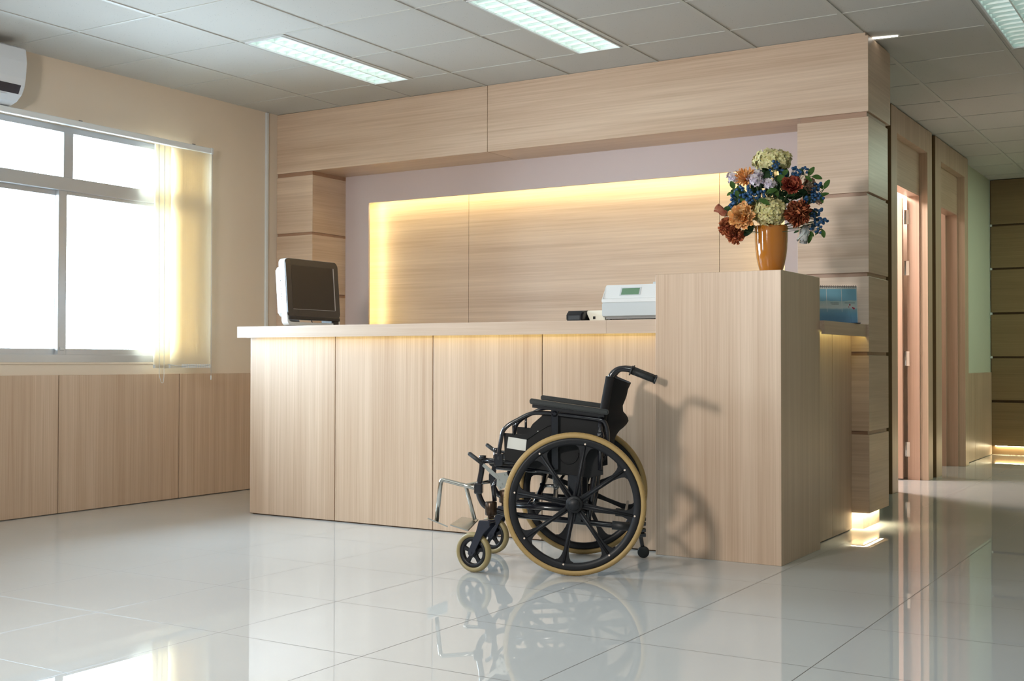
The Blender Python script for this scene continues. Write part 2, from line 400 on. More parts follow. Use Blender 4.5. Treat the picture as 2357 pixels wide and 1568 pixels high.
# banded pillars
BANDS = [(.092, .508), (.528, .930), (.950, 1.352), (1.374, 1.784), (1.804, 2.206)]
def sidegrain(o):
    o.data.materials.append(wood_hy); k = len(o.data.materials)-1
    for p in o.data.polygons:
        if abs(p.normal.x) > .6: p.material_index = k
def pillar(name, x0, x1, y1, plinth):
    bm = B()
    for a, b in BANDS: box(bm, x0, x1, YF, y1, a, b, bev=.0015)
    o = struct(name, bm, wood_h); sidegrain(o)
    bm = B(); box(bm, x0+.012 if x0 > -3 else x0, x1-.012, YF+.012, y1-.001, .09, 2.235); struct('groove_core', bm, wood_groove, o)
    bm = B(); box(bm, x0+.04, x1-.048, YF+.055, y1-.02, 0, .09); struct('plinth', bm, wood_h, o)
    return o
sidegrain(o6)
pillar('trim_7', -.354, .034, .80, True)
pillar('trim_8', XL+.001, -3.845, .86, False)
# LED strip tucked under the right pillar
tl = thing('light_strip', 'warm LED strip glowing under the base of the banded pillar', 'light strip', (0, .6, .09))
bm = B(); box(bm, -.006, .010, YF+.04, .77, .0897, .0915); obj('led_side', bm, led_plinth, tl, (0, .6, .09))
bm = B(); box(bm, -.3, .0, YF+.02, YF+.036, .0897, .0915); obj('led_front', bm, led_plinth, tl, (0, .6, .09))

# corridor beyond
bm = B()
XC = -.37
for (y0, y1, z0, z1) in ((.80, 2.42, 0, CZ), (3.33, 3.83, 0, CZ), (4.73, YE, 0, CZ), (2.42, 3.33, 2.17, CZ), (3.83, 4.73, 2.17, CZ)):
    box(bm, XC-.08, XC, y0, y1, z0, z1)
struct('wall_hall', bm, paint_hall)
bm = B(); box(bm, XC, XC+.012, 4.88, 5.45, .004, .795, bev=.001); box(bm, XC, XC+.012, 5.455, YE-.03, .004, .795, bev=.001); struct('trim_9', bm, wood_v)
# end wall with dark horizontal boards, a glowing plinth and pale pins at the board joints
bm = B(); box(bm, XC-.2, XR, YE+.04, YE+.14, 0, CZ); struct('wall_end', bm, paint_hall)
eb = B()
for a, b in [(.085, .502)]+[(x, y) for x, y in BANDS[1:]]+[(2.226, 2.655)]: box(eb, XC+.012, 1.9, YE-.03, YE+.02, a, b, bev=.001)
o10 = struct('trim_10', eb, wood_dark)
eb = B(); box(eb, XC+.0005, 1.9, YE, YE+.03, .0, 2.66); struct('groove_core', eb, wood_edge, o10)
eb = B()
for z in (2.216, 1.794, 1.362, .94): box(eb, XC+.002, XC+.022, YE-.036, YE-.02, z-.011, z+.011, bev=.002)
struct('corner_pin', eb, white_pl, o10)
tl = thing('light_strip', 'warm LED strip glowing under the dark boards at the far end of the hall', 'light strip', (.6, YE, .08))
bm = B(); box(bm, XC+.04, 1.9, YE-.020, YE-.004, .0825, .0845); obj('led_front', bm, led_plinth, tl, (.6, YE, .08))

def portal(n, y0, y1, oy0, oy1, hinges):
    bm = B()       # stiles and header standing proud of the wall
    box(bm, -.44, -.305, y0, oy0, 0, 2.655, bev=.0015); box(bm, -.44, -.305, oy1, y1, 0, 2.655, bev=.0015); box(bm, -.44, -.3055, oy0, oy1, 2.482, 2.652, bev=.0015)
    o = struct('door_%d' % n, bm, wood_v)
    bm = B(); box(bm, -.39, -.3652, oy0, oy1, 2.17, 2.482); struct('transom_panel', bm, wood_hy, o)
    bm = B(); box(bm, -.455, -.3655, oy1-.012, oy1-.0005, 0, 2.17); box(bm, -.455, -.3655, oy0+.0005, oy0+.012, 0, 2.17); box(bm, -.455, -.3655, oy0, oy1, 2.155, 2.1699)
    struct('door_frame', bm, wood_red, o)
    bm = B(); box(bm, -.3654, -.3058, y0-.006, y0-.0005, 0, 2.655); struct('edge_strip', bm, wood_edge, o)
    bm = B()
    if hinges:      # leaf swung into the room, square to the wall, hung on the far jamb
        box(bm, -1.28, -.482, oy1-.052, oy1-.014, .008, 2.145, bev=.002)
        leaf = struct('door_leaf', bm, wood_red, o)
        for z in (.23, .92, 1.61, 2.0):
            bm = B(); box(bm, -.478, -.440, oy1-.0145, oy1-.012, z-.055, z+.055); tube(bm, [(-.470, oy1-.018, z-.055), (-.470, oy1-.018, z+.055)], .006, 8)
            struct('hinge', bm, steel, o)
    else:           # hung on the near jamb; the far jamb shows its strike plate
        box(bm, -1.25, -.47, oy0+.014, oy0+.052, .008, 2.145, bev=.002); struct('door_leaf', bm, wood_red, o)
        bm = B(); box(bm, -.60, -.455, oy1-.05, oy1-.0005, 0, 2.17); struct('lining', bm, wood_red, o)
        bm = B(); box(bm, -.575, -.545, oy1-.054, oy1-.050, .97, 1.03); box(bm, -.59, -.573, oy1-.064, oy1-.05, .985, 1.015, bev=.003); struct('strike_plate', bm, steel, o)
    return o
portal(1, 2.248, 3.48, 2.405, 3.33, True)
portal(2, 3.60, 4.872, 3.80, 4.73, False)
# the rooms behind the doors
bm = B()
box(bm, -2.3, -2.2, .98, 3.56, 0, CZ); box(bm, -2.2, XC-.08, 3.50, 3.56, 0, CZ); box(bm, -2.2, XC-.08, .98, 1.04, 0, CZ)
struct('wall_side_room', bm, paint_room)
bm = B()
box(bm, -2.3, -2.2, 3.56, 5.6, 0, CZ); box(bm, -2.2, XC-.08, 5.54, 5.6, 0, CZ)
struct('wall_second_room', bm, paint_room)

# ------------------------------------------------------------------ window
win = bpy.data.objects.new('window_1', None); COL.objects.link(win); win.location = (XL-.05, -1.4, WZ0); win['kind'] = 'structure'
wo = (XL-.05, -1.4, WZ0)
xa, xb = XL-.09, XL+.004
bm = B()
box(bm, xa, xb, WY0, WY1, WZ0, WZ0+.045, bev=.002); box(bm, xa, xb, WY0, WY1, WZ1-.035, WZ1, bev=.002)
box(bm, xa, xb, WY0, WY0+.035, WZ0, WZ1, bev=.002); box(bm, xa, xb, WY1-.035, WY1, WZ0, WZ1, bev=.002)
box(bm, xa, xb, WY0, WY1, 1.898, 1.976, bev=.002)                       # transom
box(bm, xa+.02, xb, -1.417, -1.35, 1.976, WZ1-.03, bev=.002)            # upper mullion
obj('window_frame', bm, alu, win, wo)
def sash(x0, x1, y0, y1, z0, z1, wl, wr, wb, wt):
    bm = B()
    box(bm, x0, x1, y0, y0+wl, z0, z1, bev=.002); box(bm, x0, x1, y1-wr, y1, z0, z1, bev=.002)
    box(bm, x0, x1, y0+wl, y1-wr, z0, z0+wb, bev=.002); box(bm, x0, x1, y0+wl, y1-wr, z1-wt, z1, bev=.002)
    s = obj('window_sash', bm, alu, win, wo)
    bm = B(); box(bm, (x0+x1)/2-.002, (x0+x1)/2+.002, y0+wl-.004, y1-wr+.004, z0+wb-.004, z1-wt+.004); obj('pane', bm, glass, s, wo)
sash(XL-.045, XL-.015, -1.435, WY1-.03, WZ0+.035, 1.905, .058, .05, .045, .028)
sash(XL-.075, XL-.047, WY0+.03, -1.405, WZ0+.035, 1.905, .05, .03, .045, .035)
for y0, y1 in ((WY0+.03, -1.41), (-1.355, WY1-.03)):
    bm = B(); box(bm, XL-.04, XL-.036, y0, y1, 1.97, WZ1-.03); obj('pane', bm, glass, win, wo)
bm = B(); box(bm, XL-.016, XL-.006, -1.425, -1.395, .955, .975, bev=.003); obj('latch', bm, alu, win, wo)
bm = B(); box(bm, XL-.12, XL+.006, WY0, WY1, WZ0-.012, WZ0, bev=.002); obj('window_sill', bm, paint, win, wo)

# assumed unseen window beside the camera, added for bluish daylight on floor and desk
w2 = bpy.data.objects.new('added_window_2', None); COL.objects.link(w2); w2.location = (XL-.05, -4.8, WZ0); w2['kind'] = 'structure'
bm = B()
box(bm, xa, xb, -6.3, -4.5, WZ0, WZ0+.045); box(bm, xa, xb, -6.3, -4.5, WZ1-.035, WZ1); box(bm, xa, xb, -6.3, -4.5, 1.898, 1.976)
for y in (-6.28, -5.4, -4.52): box(bm, xa, xb, y-.03, y+.03, WZ0+.04, WZ1-.03)
obj('window_frame', bm, alu, w2, (XL-.05, -4.8, WZ0))
bm = B(); box(bm, XL-.05, XL-.046, -6.28, -4.52, WZ0+.04, WZ1-.03); obj('pane', bm, glass, w2, (XL-.05, -4.8, WZ0))

# vertical blind drawn to the right of the window
bl = thing('vertical_blind', 'cream vertical blind drawn into a glowing stack at the right of the window', 'blind', (-4.10, -.55, 2.28)); bo = (-4.10, -.55, 2.28)
bm = B(); box(bm, -4.118, -4.082, -2.6, -.335, 2.268, 2.302, bev=.004); obj('head_rail', bm, white_rail, bl, bo)
bm = B(); box(bm, -4.121, -4.079, -.338, -.318, 2.262, 2.304, bev=.004); obj('end_cap', bm, white_pl, bl, bo)
for y in (-1.30, -.40):   # wall brackets
    bm = B(); box(bm, -4.182, -4.105, y-.012, y+.012, 2.302, 2.307); box(bm, -4.182, -4.176, y-.012, y+.012, 2.285, 2.33); obj('bracket', bm, dgrey_pl, bl, bo)
def vane(yc, w, ang, x, z0):
    bm = B(); n = 8; c, s = math.cos(ang), math.sin(ang); cols = []
    for i in range(n+1):
        t = i/n-.5; bow = .004*(1-4*t*t)
        cols.append((x+t*w*s+bow, yc+t*w*c))
    for (xa_, ya_), (xb_, yb_) in zip(cols, cols[1:]):
        f = quad(bm, [(xa_, ya_, z0), (xb_, yb_, z0), (xb_, yb_, 2.262), (xa_, ya_, 2.262)]); f.smooth = True
    v = obj('vane', bm, vane_m, bl, bo)
    bm = B(); (xa_, ya_), (xb_, yb_) = cols[0], cols[-1]
    prism(bm, [(xa_-.0015, ya_), (xb_-.0015, yb_), (xb_+.0015, yb_), (xa_+.0015, ya_)], z0-.001, z0+.022, 'Z'); obj('hem_weight', bm, white_pl, v, bo)
for q in range(3): vane(-.738+.004*q, .118, .10+.05*q, -4.10, .848)
for k in range(13): vane(-.625+.0195*k, .118, .32, -4.10, .85)
bm = B()
tube(bm, [(-4.08, -.70, .872), (-4.075, -.60, .858), (-4.08, -.5, .866), (-4.075, -.42, .858), (-4.08, -.345, .868)], .0022, 6, rad=.03)
tube(bm, [(-4.09, -.775, 2.26), (-4.08, -.770, .80), (-4.075, -.758, .755), (-4.075, -.742, .755), (-4.08, -.732, .80), (-4.09, -.728, 2.26)], .0018, 6, rad=.01)
obj('bead_chain', bm, white_pl, bl, bo)
bm = B(); tube(bm, [(-4.065, -.345, 2.26), (-4.065, -.345, .80)], .0015, 6); lathe(bm, [(.002, .80), (.005, .795), (.005, .772), (.002, .768)], (-4.065, -.345, 0), 'Z', 8); obj('pull_cord', bm, white_pl, bl, bo)

# white cable trunking in the corner
bm = B(); box(bm, XL, XL+.016, .275, .297, .812, CZ-.004, bev=.002)
tag(obj('cable_trunking', bm, white_pl, None, (XL+.008, .286, .812)), 'thin white cable trunking running up the beige wall beside the corner', 'trunking')

# air conditioner
ac = thing('air_conditioner', 'white wall-mounted air conditioner above the window', 'air conditioner', (XL, -2.3, 2.29)); ao = (XL, -2.3, 2.29)
prof = [(-4.18, 2.606), (-3.972, 2.612), (-3.956, 2.602), (-3.951, 2.53), (-3.955, 2.44), (-3.966, 2.396), (-3.988, 2.356), (-4.03, 2.324), (-4.080, 2.308), (-4.14, 2.306), (-4.18, 2.312)]
bm = B(); prism(bm, prof, -2.70, -1.838, 'Y', bev=.004); obj('body', bm, ac_white, ac, ao)
bm = B(); prism(bm, [(-3.968, 2.402), (-3.988, 2.362), (-3.985, 2.356), (-3.9615, 2.402)], -2.69, -1.865, 'Y'); obj('dark_strip', bm, ac_dark, ac, ao)
bm = B(); prism(bm, [(-3.996, 2.351), (-4.028, 2.326), (-4.072, 2.311), (-4.070, 2.304), (-4.024, 2.319), (-3.990, 2.347)], -2.6, -1.93, 'Y'); obj('air_flap', bm, ac_white, ac, ao)
# ------------------------------------------------------------------ ceiling light fixtures
tube_dim = emis('dim_fluorescent_tube', (.80, 1, .93), 1.6)
def fixture(f, label):
    x0, x1, y0, y1 = f; o3 = ((x0+x1)/2, (y0+y1)/2, CZ)
    t = thing('ceiling_light', label, 'ceiling light', o3, 0, 'recessed louvred ceiling lights')
    bm = B(); zt = CZ+.085; xm = (x0+x1)/2
    for q in ([(x0, y0, CZ), (x1, y0, CZ), (x1, y0, zt), (x0, y0, zt)], [(x0, y1, CZ), (x1, y1, CZ), (x1, y1, zt), (x0, y1, zt)],
              [(x0, y0, CZ), (x0, y1, CZ), (x0, y1, zt), (x0, y0, zt)], [(x1, y0, CZ), (x1, y1, CZ), (x1, y1, zt), (x1, y0, zt)],
              [(x0, y0, zt), (x1, y0, zt), (x1, y1, zt), (x0, y1, zt)]): quad(bm, q)
    obj('housing', bm, reflector, t, o3)
    bm = B()
    for a, b, c, d in ((x0-.002, x0+.008, y0, y1), (x1-.008, x1+.002, y0, y1), (x0, x1, y0-.002, y0+.006), (x0, x1, y1-.006, y1+.002)): box(bm, a, b, c, d, CZ-.007, CZ+.002)
    obj('frame', bm, white_pl, t, o3)
    bm = B(); box(bm, xm-.004, xm+.004, y0, y1, CZ-.004, CZ+.03); obj('divider', bm, reflector, t, o3)
    n = 14
    for a, b in ((x0+.008, xm-.004), (xm+.004, x1-.008)):
        for k in range(1, n):
            y = y0+(y1-y0)*k/n; bm = B()
            m_ = (a+b)/2     # parabolic cross blade: thick at the sides, waisted in the middle
            prism(bm, [(y-.002, CZ-.002), (y+.002, CZ-.002), (y+.010, CZ+.034), (y-.010, CZ+.034)], a, b, 'X'); obj('louvre_blade', bm, reflector, t, o3)
    for xx in ((x0+xm)/2, (xm+x1)/2):
        bm = B(); tube(bm, [(xx, y0+.02, CZ+.058), (xx, y1-.02, CZ+.058)], .014, 10); obj('tube', bm, tube_dim if x0 > 0 else tube_m, t, o3)
fixture(fix[0], 'lit louvred ceiling light nearest the window wall')
fixture(fix[1], 'lit louvred ceiling light above the middle of the fascia beam')
fixture(fix[2], 'lit louvred ceiling light at the hall entrance, right of the pillar')

# ------------------------------------------------------------------ reception desk
DY = -.895      # front of the worktop
PY = -.838      # front of the panels below it
dk = thing('reception_desk', 'long light-wood reception desk body with upright-grain front panels behind the wheelchair', 'desk', (-1.9, -.6, 0)); do = (-1.9, -.6, 0)
gx = [-3.239, -2.594, -1.926, -1.257, -.604]
for a, b in zip(gx, gx[1:]):
    bm = B(); box(bm, a+.0025, b-.0025, PY, PY+.018, .006, 1.045, bev=.0015); obj('front_panel', bm, wood_v, dk, do)
bm = B(); box(bm, gx[0]+.018, gx[-1]-.002, PY+.012, PY+.02, .0, 1.02); obj('backing', bm, wood_seam, dk, do)
bm = B(); box(bm, gx[0], gx[0]+.018, PY+.02, -.30, .0, 1.028); obj('end_panel', bm, wood_v, dk, do)
bm = B(); box(bm, gx[0]+.02, gx[-1]-.002, -.34, -.32, 0, 1.0); obj('inner_panel', bm, wood_v, dk, do)
bm = B(); box(bm, -3.2, -.62, DY+.010, DY+.020, 1.043, 1.0495); obj('led_strip', bm, led, dk, do, label='warm LED strip')
wt = thing('worktop', 'pale wooden worktop slab on the long front run of the reception desk', 'worktop', (-1.9, -.6, 1.03)); wo2 = (-1.9, -.6, 1.03)
for a, b in ((-3.289, -.8705), (-.8695, -.604)):
    bm = B(); prism(bm, [(DY, 1.095), (DY, 1.030), (DY+.008, 1.030), (DY+.008, 1.050), (PY+.018, 1.050), (PY+.018, 1.030), (-.29, 1.030), (-.29, 1.095)], a, b, 'X'); obj('slab', bm, wood_top, wt, wo2)
ped = thing('pedestal', 'tall square light-wood pedestal at the desk corner carrying the vase', 'pedestal', (-.3, -.63, 0)); po = (-.3, -.63, 0)
bm = B(); box(bm, -.603, 0, -.913, -.352, 0.0, 1.302, bev=.0015); obj('body', bm, wood_v, ped, po)
rt = thing('desk_return', 'short side run of the reception desk between the pedestal and the banded pillar', 'desk', (-.3, .02, 0)); ro = (-.3, .02, 0)
bm = B(); box(bm, -.078, -.06, -.351, .046, .004, 1.046, bev=.001); obj('side_panel', bm, wood_v, rt, ro)
bm = B(); box(bm, -.078, -.06, .051, YF-.001, .004, 1.046, bev=.001); obj('side_panel', bm, wood_v, rt, ro)
bm = B(); box(bm, -.075, -.068, -.35, YF-.001, 0, 1.02); obj('backing', bm, wood_seam, rt, ro)
bm = B(); box(bm, -.001, .007, -.30, YF-.01, 1.044, 1.0495); obj('led_strip', bm, led, rt, ro, label='warm LED strip')
bm = B(); prism(bm, [(.022, 1.095), (.022, 1.030), (.014, 1.030), (.014, 1.050), (-.079, 1.050), (-.079, 1.030), (-.52, 1.030), (-.52, 1.095)], -.351, YF-.0005, 'Y'); box(bm, .007, .0145, -.351, -.343, 1.0301, 1.0505)
tag(obj('worktop', bm, wood_hy, None, (-.25, .02, 1.03)), 'short wooden worktop slab under the desk calendar, right of the pedestal', 'worktop')

# ------------------------------------------------------------------ monitor
mo = (-2.96, -.63, 1.096)
mon = thing('monitor', 'white and black touch-screen computer tilted back on the left end of the worktop', 'monitor', mo)
def mon_obj(name, fn, mat, parent, label=None, tilt=True):
    bm = B(); fn(bm)
    if tilt: bmesh.ops.rotate(bm, verts=bm.verts, cent=(0, 0, .0), matrix=Matrix.Rotation(-math.radians(4.5), 3, 'Y'))
    return obj(name, bm, mat, parent, None, label)
def rrect(y0, y1, z0, z1, r, n=6):
    pts = []
    for cy, cz, a0 in ((y1-r, z1-r, 0), (y0+r, z1-r, 90), (y0+r, z0+r, 180), (y1-r, z0+r, 270)):
        for k in range(n+1):
            a = math.radians(a0+90*k/n); pts.append((cy+r*math.cos(a), cz+r*math.sin(a)))
    return pts
hy = .232
def ringprism(bm, outer, inner, x0, x1):
    o0 = [bm.verts.new((x0, *p)) for p in outer]; o1 = [bm.verts.new((x1, *p)) for p in outer]
    i0 = [bm.verts.new((x0, *p)) for p in inner]; i1 = [bm.verts.new((x1, *p)) for p in inner]; n = len(outer)
    for k in range(n):
        l = (k+1) % n
        for q in ((o0[k], o0[l], o1[l], o1[k]), (i0[k], i1[k], i1[l], i0[l]), (o0[k], i0[k], i0[l], o0[l]), (o1[k], o1[l], i1[l], i1[k])): bm.faces.new(q)
mon_obj('housing', lambda b: (ringprism(b, rrect(-hy, hy, .002, .392, .03), rrect(-hy+.012, hy-.012, .022, .38, .02), -.010, .034),), white_pl, mon)
mon_obj('rear_cover', lambda b: (prism(b, rrect(-hy+.004, hy-.004, .052, .386, .03), -.012, .025, 'X'), prism(b, rrect(-hy+.002, hy-.002, .058, .345, .02), -.038, -.012, 'X', bev=.006)), white_pl, mon)
mon_obj('bezel', lambda b: (prism(b, rrect(-hy+.002, hy-.002, .048, .390, .028), .030, .041, 'X', bev=.002),), blk_bezel, mon)
mon_obj('screen', lambda b: (box(b, .0405, .0418, -.185, .182, .098, .352),), screen_m, mon)
def scr_edges(b):
    box(b, .041, .0435, .182, .189, .098, .352); box(b, .041, .0428, -.185, .185, .0955, .0975)
mon_obj('screen_frame', scr_edges, silver, mon)
mon_obj('speaker_bar', lambda b: (box(b, .032, .045, -.222, .222, .034, .056, bev=.004),), blk, mon)
mon_obj('stand_foot', lambda b: (box(b, -.06, .036, .165, .225, .004, .05, bev=.01),), blk, mon)
mon_obj('stand_bar', lambda b: (box(b, -.03, -.006, -.20, -.08, .006, .04, bev=.006),), silver, mon)
def ports(b):
    for y_, z_, r_ in ((0, .262, .003), (0, .215, .0022), (0, .20, .0022), (0, .185, .0025), (0, .17, .0025), (0, .155, .0022)):
        lathe(b, [(r_, -hy-.0012), (r_, -hy+.004)], (-.002, 0, z_), 'Y', 8)
mon_obj('ports', ports, blk, mon)
bm = B(); tube(bm, [(-.05, .05, .10), (-.06, .08, .03), (-.05, .11, .004), (-.06, .2, .004)], .003, 6, rad=.03); obj('cable', bm, blk, mon)

# card machine, cream box, white register
rg = thing('cash_register', 'white and grey desktop cash machine with a small green display on the worktop', 'cash register', (-.75, -.65, 1.096)); go = (-.75, -.65, 1.096)
X0, X1 = -.938, -.56
bm = B()
prism(bm, [(-.812, 1.118), (-.812, 1.184), (-.46, 1.184), (-.46, 1.118), (-.47, 1.112), (-.80, 1.112)], X0, X1, 'X', bev=.006); obj('body', bm, grey_pl, rg, go)
bm = B()
prism(bm, [(-.815, 1.183), (-.815, 1.200), (-.800, 1.203), (-.766, 1.270), (-.470, 1.276), (-.457, 1.262), (-.457, 1.183)], X0+.0, X1, 'X', bev=.004); top = obj('cover', bm, white_pl, rg, go)
def slope(y): return 1.203+(y+.800)*(.067/.034)
bm = B(); prism(bm, [(-.7915, slope(-.7915)), (-.7935, slope(-.7915)+.001), (-.7775, slope(-.7755)+.001), (-.7755, slope(-.7755))], -.842, -.748, 'X'); obj('display', bm, lcd, rg, go)
bm = B(); prism(bm, [(-.7935, slope(-.7935)), (-.7945, slope(-.7935)+.001), (-.7745, slope(-.7735)+.001), (-.7735, slope(-.7735))], -.850, -.740, 'X'); obj('display_surround', bm, grey_pl, rg, go)
bm = B(); box(bm, -.69, X1, -.755, -.52, 1.266, 1.281, bev=.003); obj('printer_lid', bm, grey_pl, rg, go)
bm = B(); box(bm, X0+.02, X1-.005, -.80, -.47, 1.103, 1.113); obj('base_plate', bm, dgrey_pl, rg, go)
for x in (X0+.035, X0+.14, X1-.03):
    bm = B(); lathe(bm, [(.009, 1.0955), (.010, 1.104)], (x, -.79, 0), 'Z', 12); obj('foot', bm, blk, rg, go)
bm = B(); prism(bm, [(-.79, 1.0958), (-.79, 1.130), (-.775, 1.148), (-.70, 1.152), (-.635, 1.140), (-.62, 1.0958)], -1.150, -1.055, 'X', bev=.008)
cr = obj('card_reader', bm, blk, None, (-1.10, -.7, 1.096)); tag(cr, 'small black card reader left of the cream box on the worktop', 'card reader')
bm = B(); box(bm, -1.135, -1.07, -.7905, -.789, 1.103, 1.124); obj('card_slot', bm, rubber_g, cr, (-1.10, -.7, 1.096))
bm = B(); prism(bm, [(-1.050, 1.134), (-1.056, 1.142), (-1.050, 1.149), (-.955, 1.149), (-.955, 1.0958), (-1.038, 1.0958)], -.745, -.60, 'Y', bev=.003)
cb = obj('terminal_box', bm, off_white, None, (-1.0, -.67, 1.096)); tag(cb, 'small cream plastic box between the card reader and the cash machine', 'box')
bm = B(); box(bm, -1.019, -1.006, -.7465, -.743, 1.106, 1.120); obj('socket', bm, blk, cb, (-1.0, -.67, 1.096))

# ------------------------------------------------------------------ desk calendar
ca = math.atan2(.50, .866)
cal = thing('desk_calendar', 'blue spiral desk calendar with a sea picture on the short worktop', 'calendar', (.018, .250, 1.0955), ca)
CW, CH = .232, .197          # built leftwards (-x) from the right-hand bottom corner, leaning back
def calq(u0, u1, v0, v1, off=0): # u to the left, v up; leaning 12 degrees back
    t = math.tan(.16); return [(-u0, v0*t-off, v0), (-u1, v0*t-off, v0), (-u1, v1*t-off, v1), (-u0, v1*t-off, v1)]
cal_navy = plain('navy_card', (.010, .014, .04), .6)
def seapic():
    m, nt, b = newmat('sea_picture_print'); tc = nt.nodes.new('ShaderNodeTexCoord'); sp = nt.nodes.new('ShaderNodeSeparateXYZ'); nt.links.new(tc.outputs['Object'], sp.inputs[0])
    n = nt.nodes.new('ShaderNodeTexNoise'); n.inputs['Scale'].default_value = 40; nt.links.new(tc.outputs['Object'], n.inputs['Vector'])
    a = nt.nodes.new('ShaderNodeMath'); a.operation = 'MULTIPLY_ADD'; a.inputs[1].default_value = .012; nt.links.new(n.outputs['Fac'], a.inputs[0]); nt.links.new(sp.outputs[2], a.inputs[2])
    mr = nt.nodes.new('ShaderNodeMapRange'); mr.inputs['From Max'].default_value = .19; nt.links.new(a.outputs[0], mr.inputs['Value'])
    cr_ = nt.nodes.new('ShaderNodeValToRGB'); e = cr_.color_ramp; e.elements[0].position = 0; e.elements[0].color = (.22, .47, .78, 1); e.elements[1].position = 1; e.elements[1].color = (.20, .46, .60, 1)
    for p, c in ((.30, (.18, .42, .60, 1)), (.42, (.25, .45, .55, 1)), (.48, (.62, .68, .66, 1)), (.66, (.42, .58, .58, 1)), (.672, (.21, .45, .60, 1))):
        q = e.elements.new(p); q.color = c
    nt.links.new(mr.outputs['Result'], cr_.inputs[0]); nt.links.new(cr_.outputs[0], b.inputs['Base Color']); b.inputs['Roughness'].default_value = .35; return m
sea = seapic()
paper = plain('calendar_paper', (.72, .74, .72), .6)
bm = B(); a = calq(0, CW, 0, CH); b_ = calq(0, CW, 0, CH, -.004)
va = [bm.verts.new(p) for p in a]; vb = [bm.verts.new(p) for p in b_]
bm.faces.new(va); bm.faces.new(vb[::-1])
for i in range(4): bm.faces.new([va[i], vb[i], vb[(i+1) % 4], va[(i+1) % 4]])
obj('front_sheet', bm, paper, cal)
bm = B(); quad(bm, calq(.004, CW-.002, .002, CH-.014, .0006)); obj('sea_picture', bm, sea, cal)
bm = B()
for u_ in (.080, .158): quad(bm, calq(u_, u_+.0025, .062, CH-.014, .0010))
obj('white_rule', bm, paper, cal)
bm = B()
for (u0, v0, ln) in ((.098, .108, .042), (.098, .101, .036), (.014, .108, .050)):
    x = u0
    while x < u0+ln:
        w = random.choice((.003, .004, .006)); quad(bm, calq(x, x+w, v0, v0+.0022, .0011)); x += w+.0015
obj('printed_text', bm, blk, cal)
bm = B()
for (u_, v_, r_) in ((.040, .099, .0042), (.020, .080, .0052), (.026, .084, .004), (.046, .088, .0025)):
    t = math.tan(.16); pts = [(-u_+r_*math.cos(q), (v_+r_*math.sin(q))*t-.0012, v_+r_*math.sin(q)) for q in (i*math.pi/5 for i in range(10))]; quad(bm, pts)
obj('red_print', bm, plain('red_print_ink', (.45, .03, .07), .5), cal)
bm = B(); prism(bm, [(.030, CH), (.034, CH), (.125, 0), (.030+.0, 0), (.004, 0), (.004, .004), (.118, .004)], -CW, -.001, 'X'); obj('back_card', bm, cal_navy, cal)
for k in range(24):
    bm = B(); u_ = .006+k*(CW-.012)/23; cx, cy_, cz_ = -u_, CH*math.tan(.16), CH-.004
    tube(bm, [(cx, cy_+.0075*math.cos(q), cz_+.002+.0075*math.sin(q)) for q in (i*math.pi/5 for i in range(11))], .0009, 5); obj('binding_ring', bm, blk, cal)
bx = thing('card_holder', 'low clear blue-tinted plastic box standing in front of the desk calendar', 'box', (-.010, .20, 1.0955), ca)
bm = B(); prism(bm, [(-.215, 0), (0, 0), (-.016, .072), (-.215, .076)], -.045, -.0435, 'Y'); prism(bm, [(-.215, 0), (0, 0), (-.016, .072), (-.215, .076)], -.0015, 0, 'Y'); box(bm, -.215, 0, -.045, 0, 0, .0015)
obj('walls', bm, clear_pl, bx)
bm = B(); box(bm, -.02, .062, .125, .33, 1.0955, 1.0985)
bmesh.ops.rotate(bm, verts=bm.verts, cent=(-.02, .23, 1.096), matrix=Matrix.Rotation(.35, 3, 'Z')); bmesh.ops.translate(bm, verts=bm.verts, vec=(-.045, .03, 0))
tag(obj('folder', bm, cal_navy, None, (0, .25, 1.096)), 'thin navy folder lying beside the desk calendar at the worktop end', 'folder')

# ------------------------------------------------------------------ vase and flowers
VX, VY, VZ = -.147, -.62, 1.3025
VR = .338                                  # the bouquet's broad side is turned this way
EX = Vector((math.cos(VR), math.sin(VR), 0)); EY = Vector((-math.sin(VR), math.cos(VR), 0))
def bq(dx, dz, t):      # metres: sideways, height above the vase foot, forward
    return Vector((VX, VY, VZ))+EX*dx-EY*t+Vector((0, 0, dz))
bm = B()
prof = [(.001, .0), (.044, .0), (.0475, .004), (.0545, .022), (.0625, .05), (.0695, .085), (.0735, .12), (.0758, .16), (.0765, .20), (.0775, .222), (.0785, .226), (.0765, .228), (.0735, .222), (.072, .19), (.066, .09), (.045, .012), (.001, .010)]
lathe(bm, prof, (0, 0, 0), 'Z', 48)
vs = obj('vase', bm, vase_m); vs.location = (VX, VY, VZ); tag(vs, 'tapering glossy amber-brown vase standing on the pedestal', 'vase')
leaf_g = petal_mat('green_leaf', (.035, .085, .018), (.075, .15, .035), 30)
leaf_d = petal_mat('dark_green_leaf', (.015, .04, .018), (.035, .085, .03), 30)
stem_g = plain('green_stem', (.05, .09, .03), .6)
p_hyd = petal_mat('hydrangea_petal', (.52, .46, .17), (.80, .74, .44), 70)
p_yel = petal_mat('apricot_petal', (.85, .40, .13), (.95, .66, .34), 35)
p_org = petal_mat('orange_petal', (.80, .30, .06), (.85, .52, .26), 40)
p_red = petal_mat('wine_red_petal', (.26, .035, .03), (.60, .17, .09), 45)
p_rust = petal_mat('rust_petal', (.34, .07, .035), (.66, .25, .11), 50)
p_bud = petal_mat('dusty_pink_petal', (.42, .13, .085), (.58, .25, .16), 40)
p_pale = petal_mat('pale_peach_petal', (.62, .34, .22), (.66, .52, .38), 30)
p_lil = petal_mat('lilac_petal', (.60, .52, .64), (.85, .78, .80), 60)
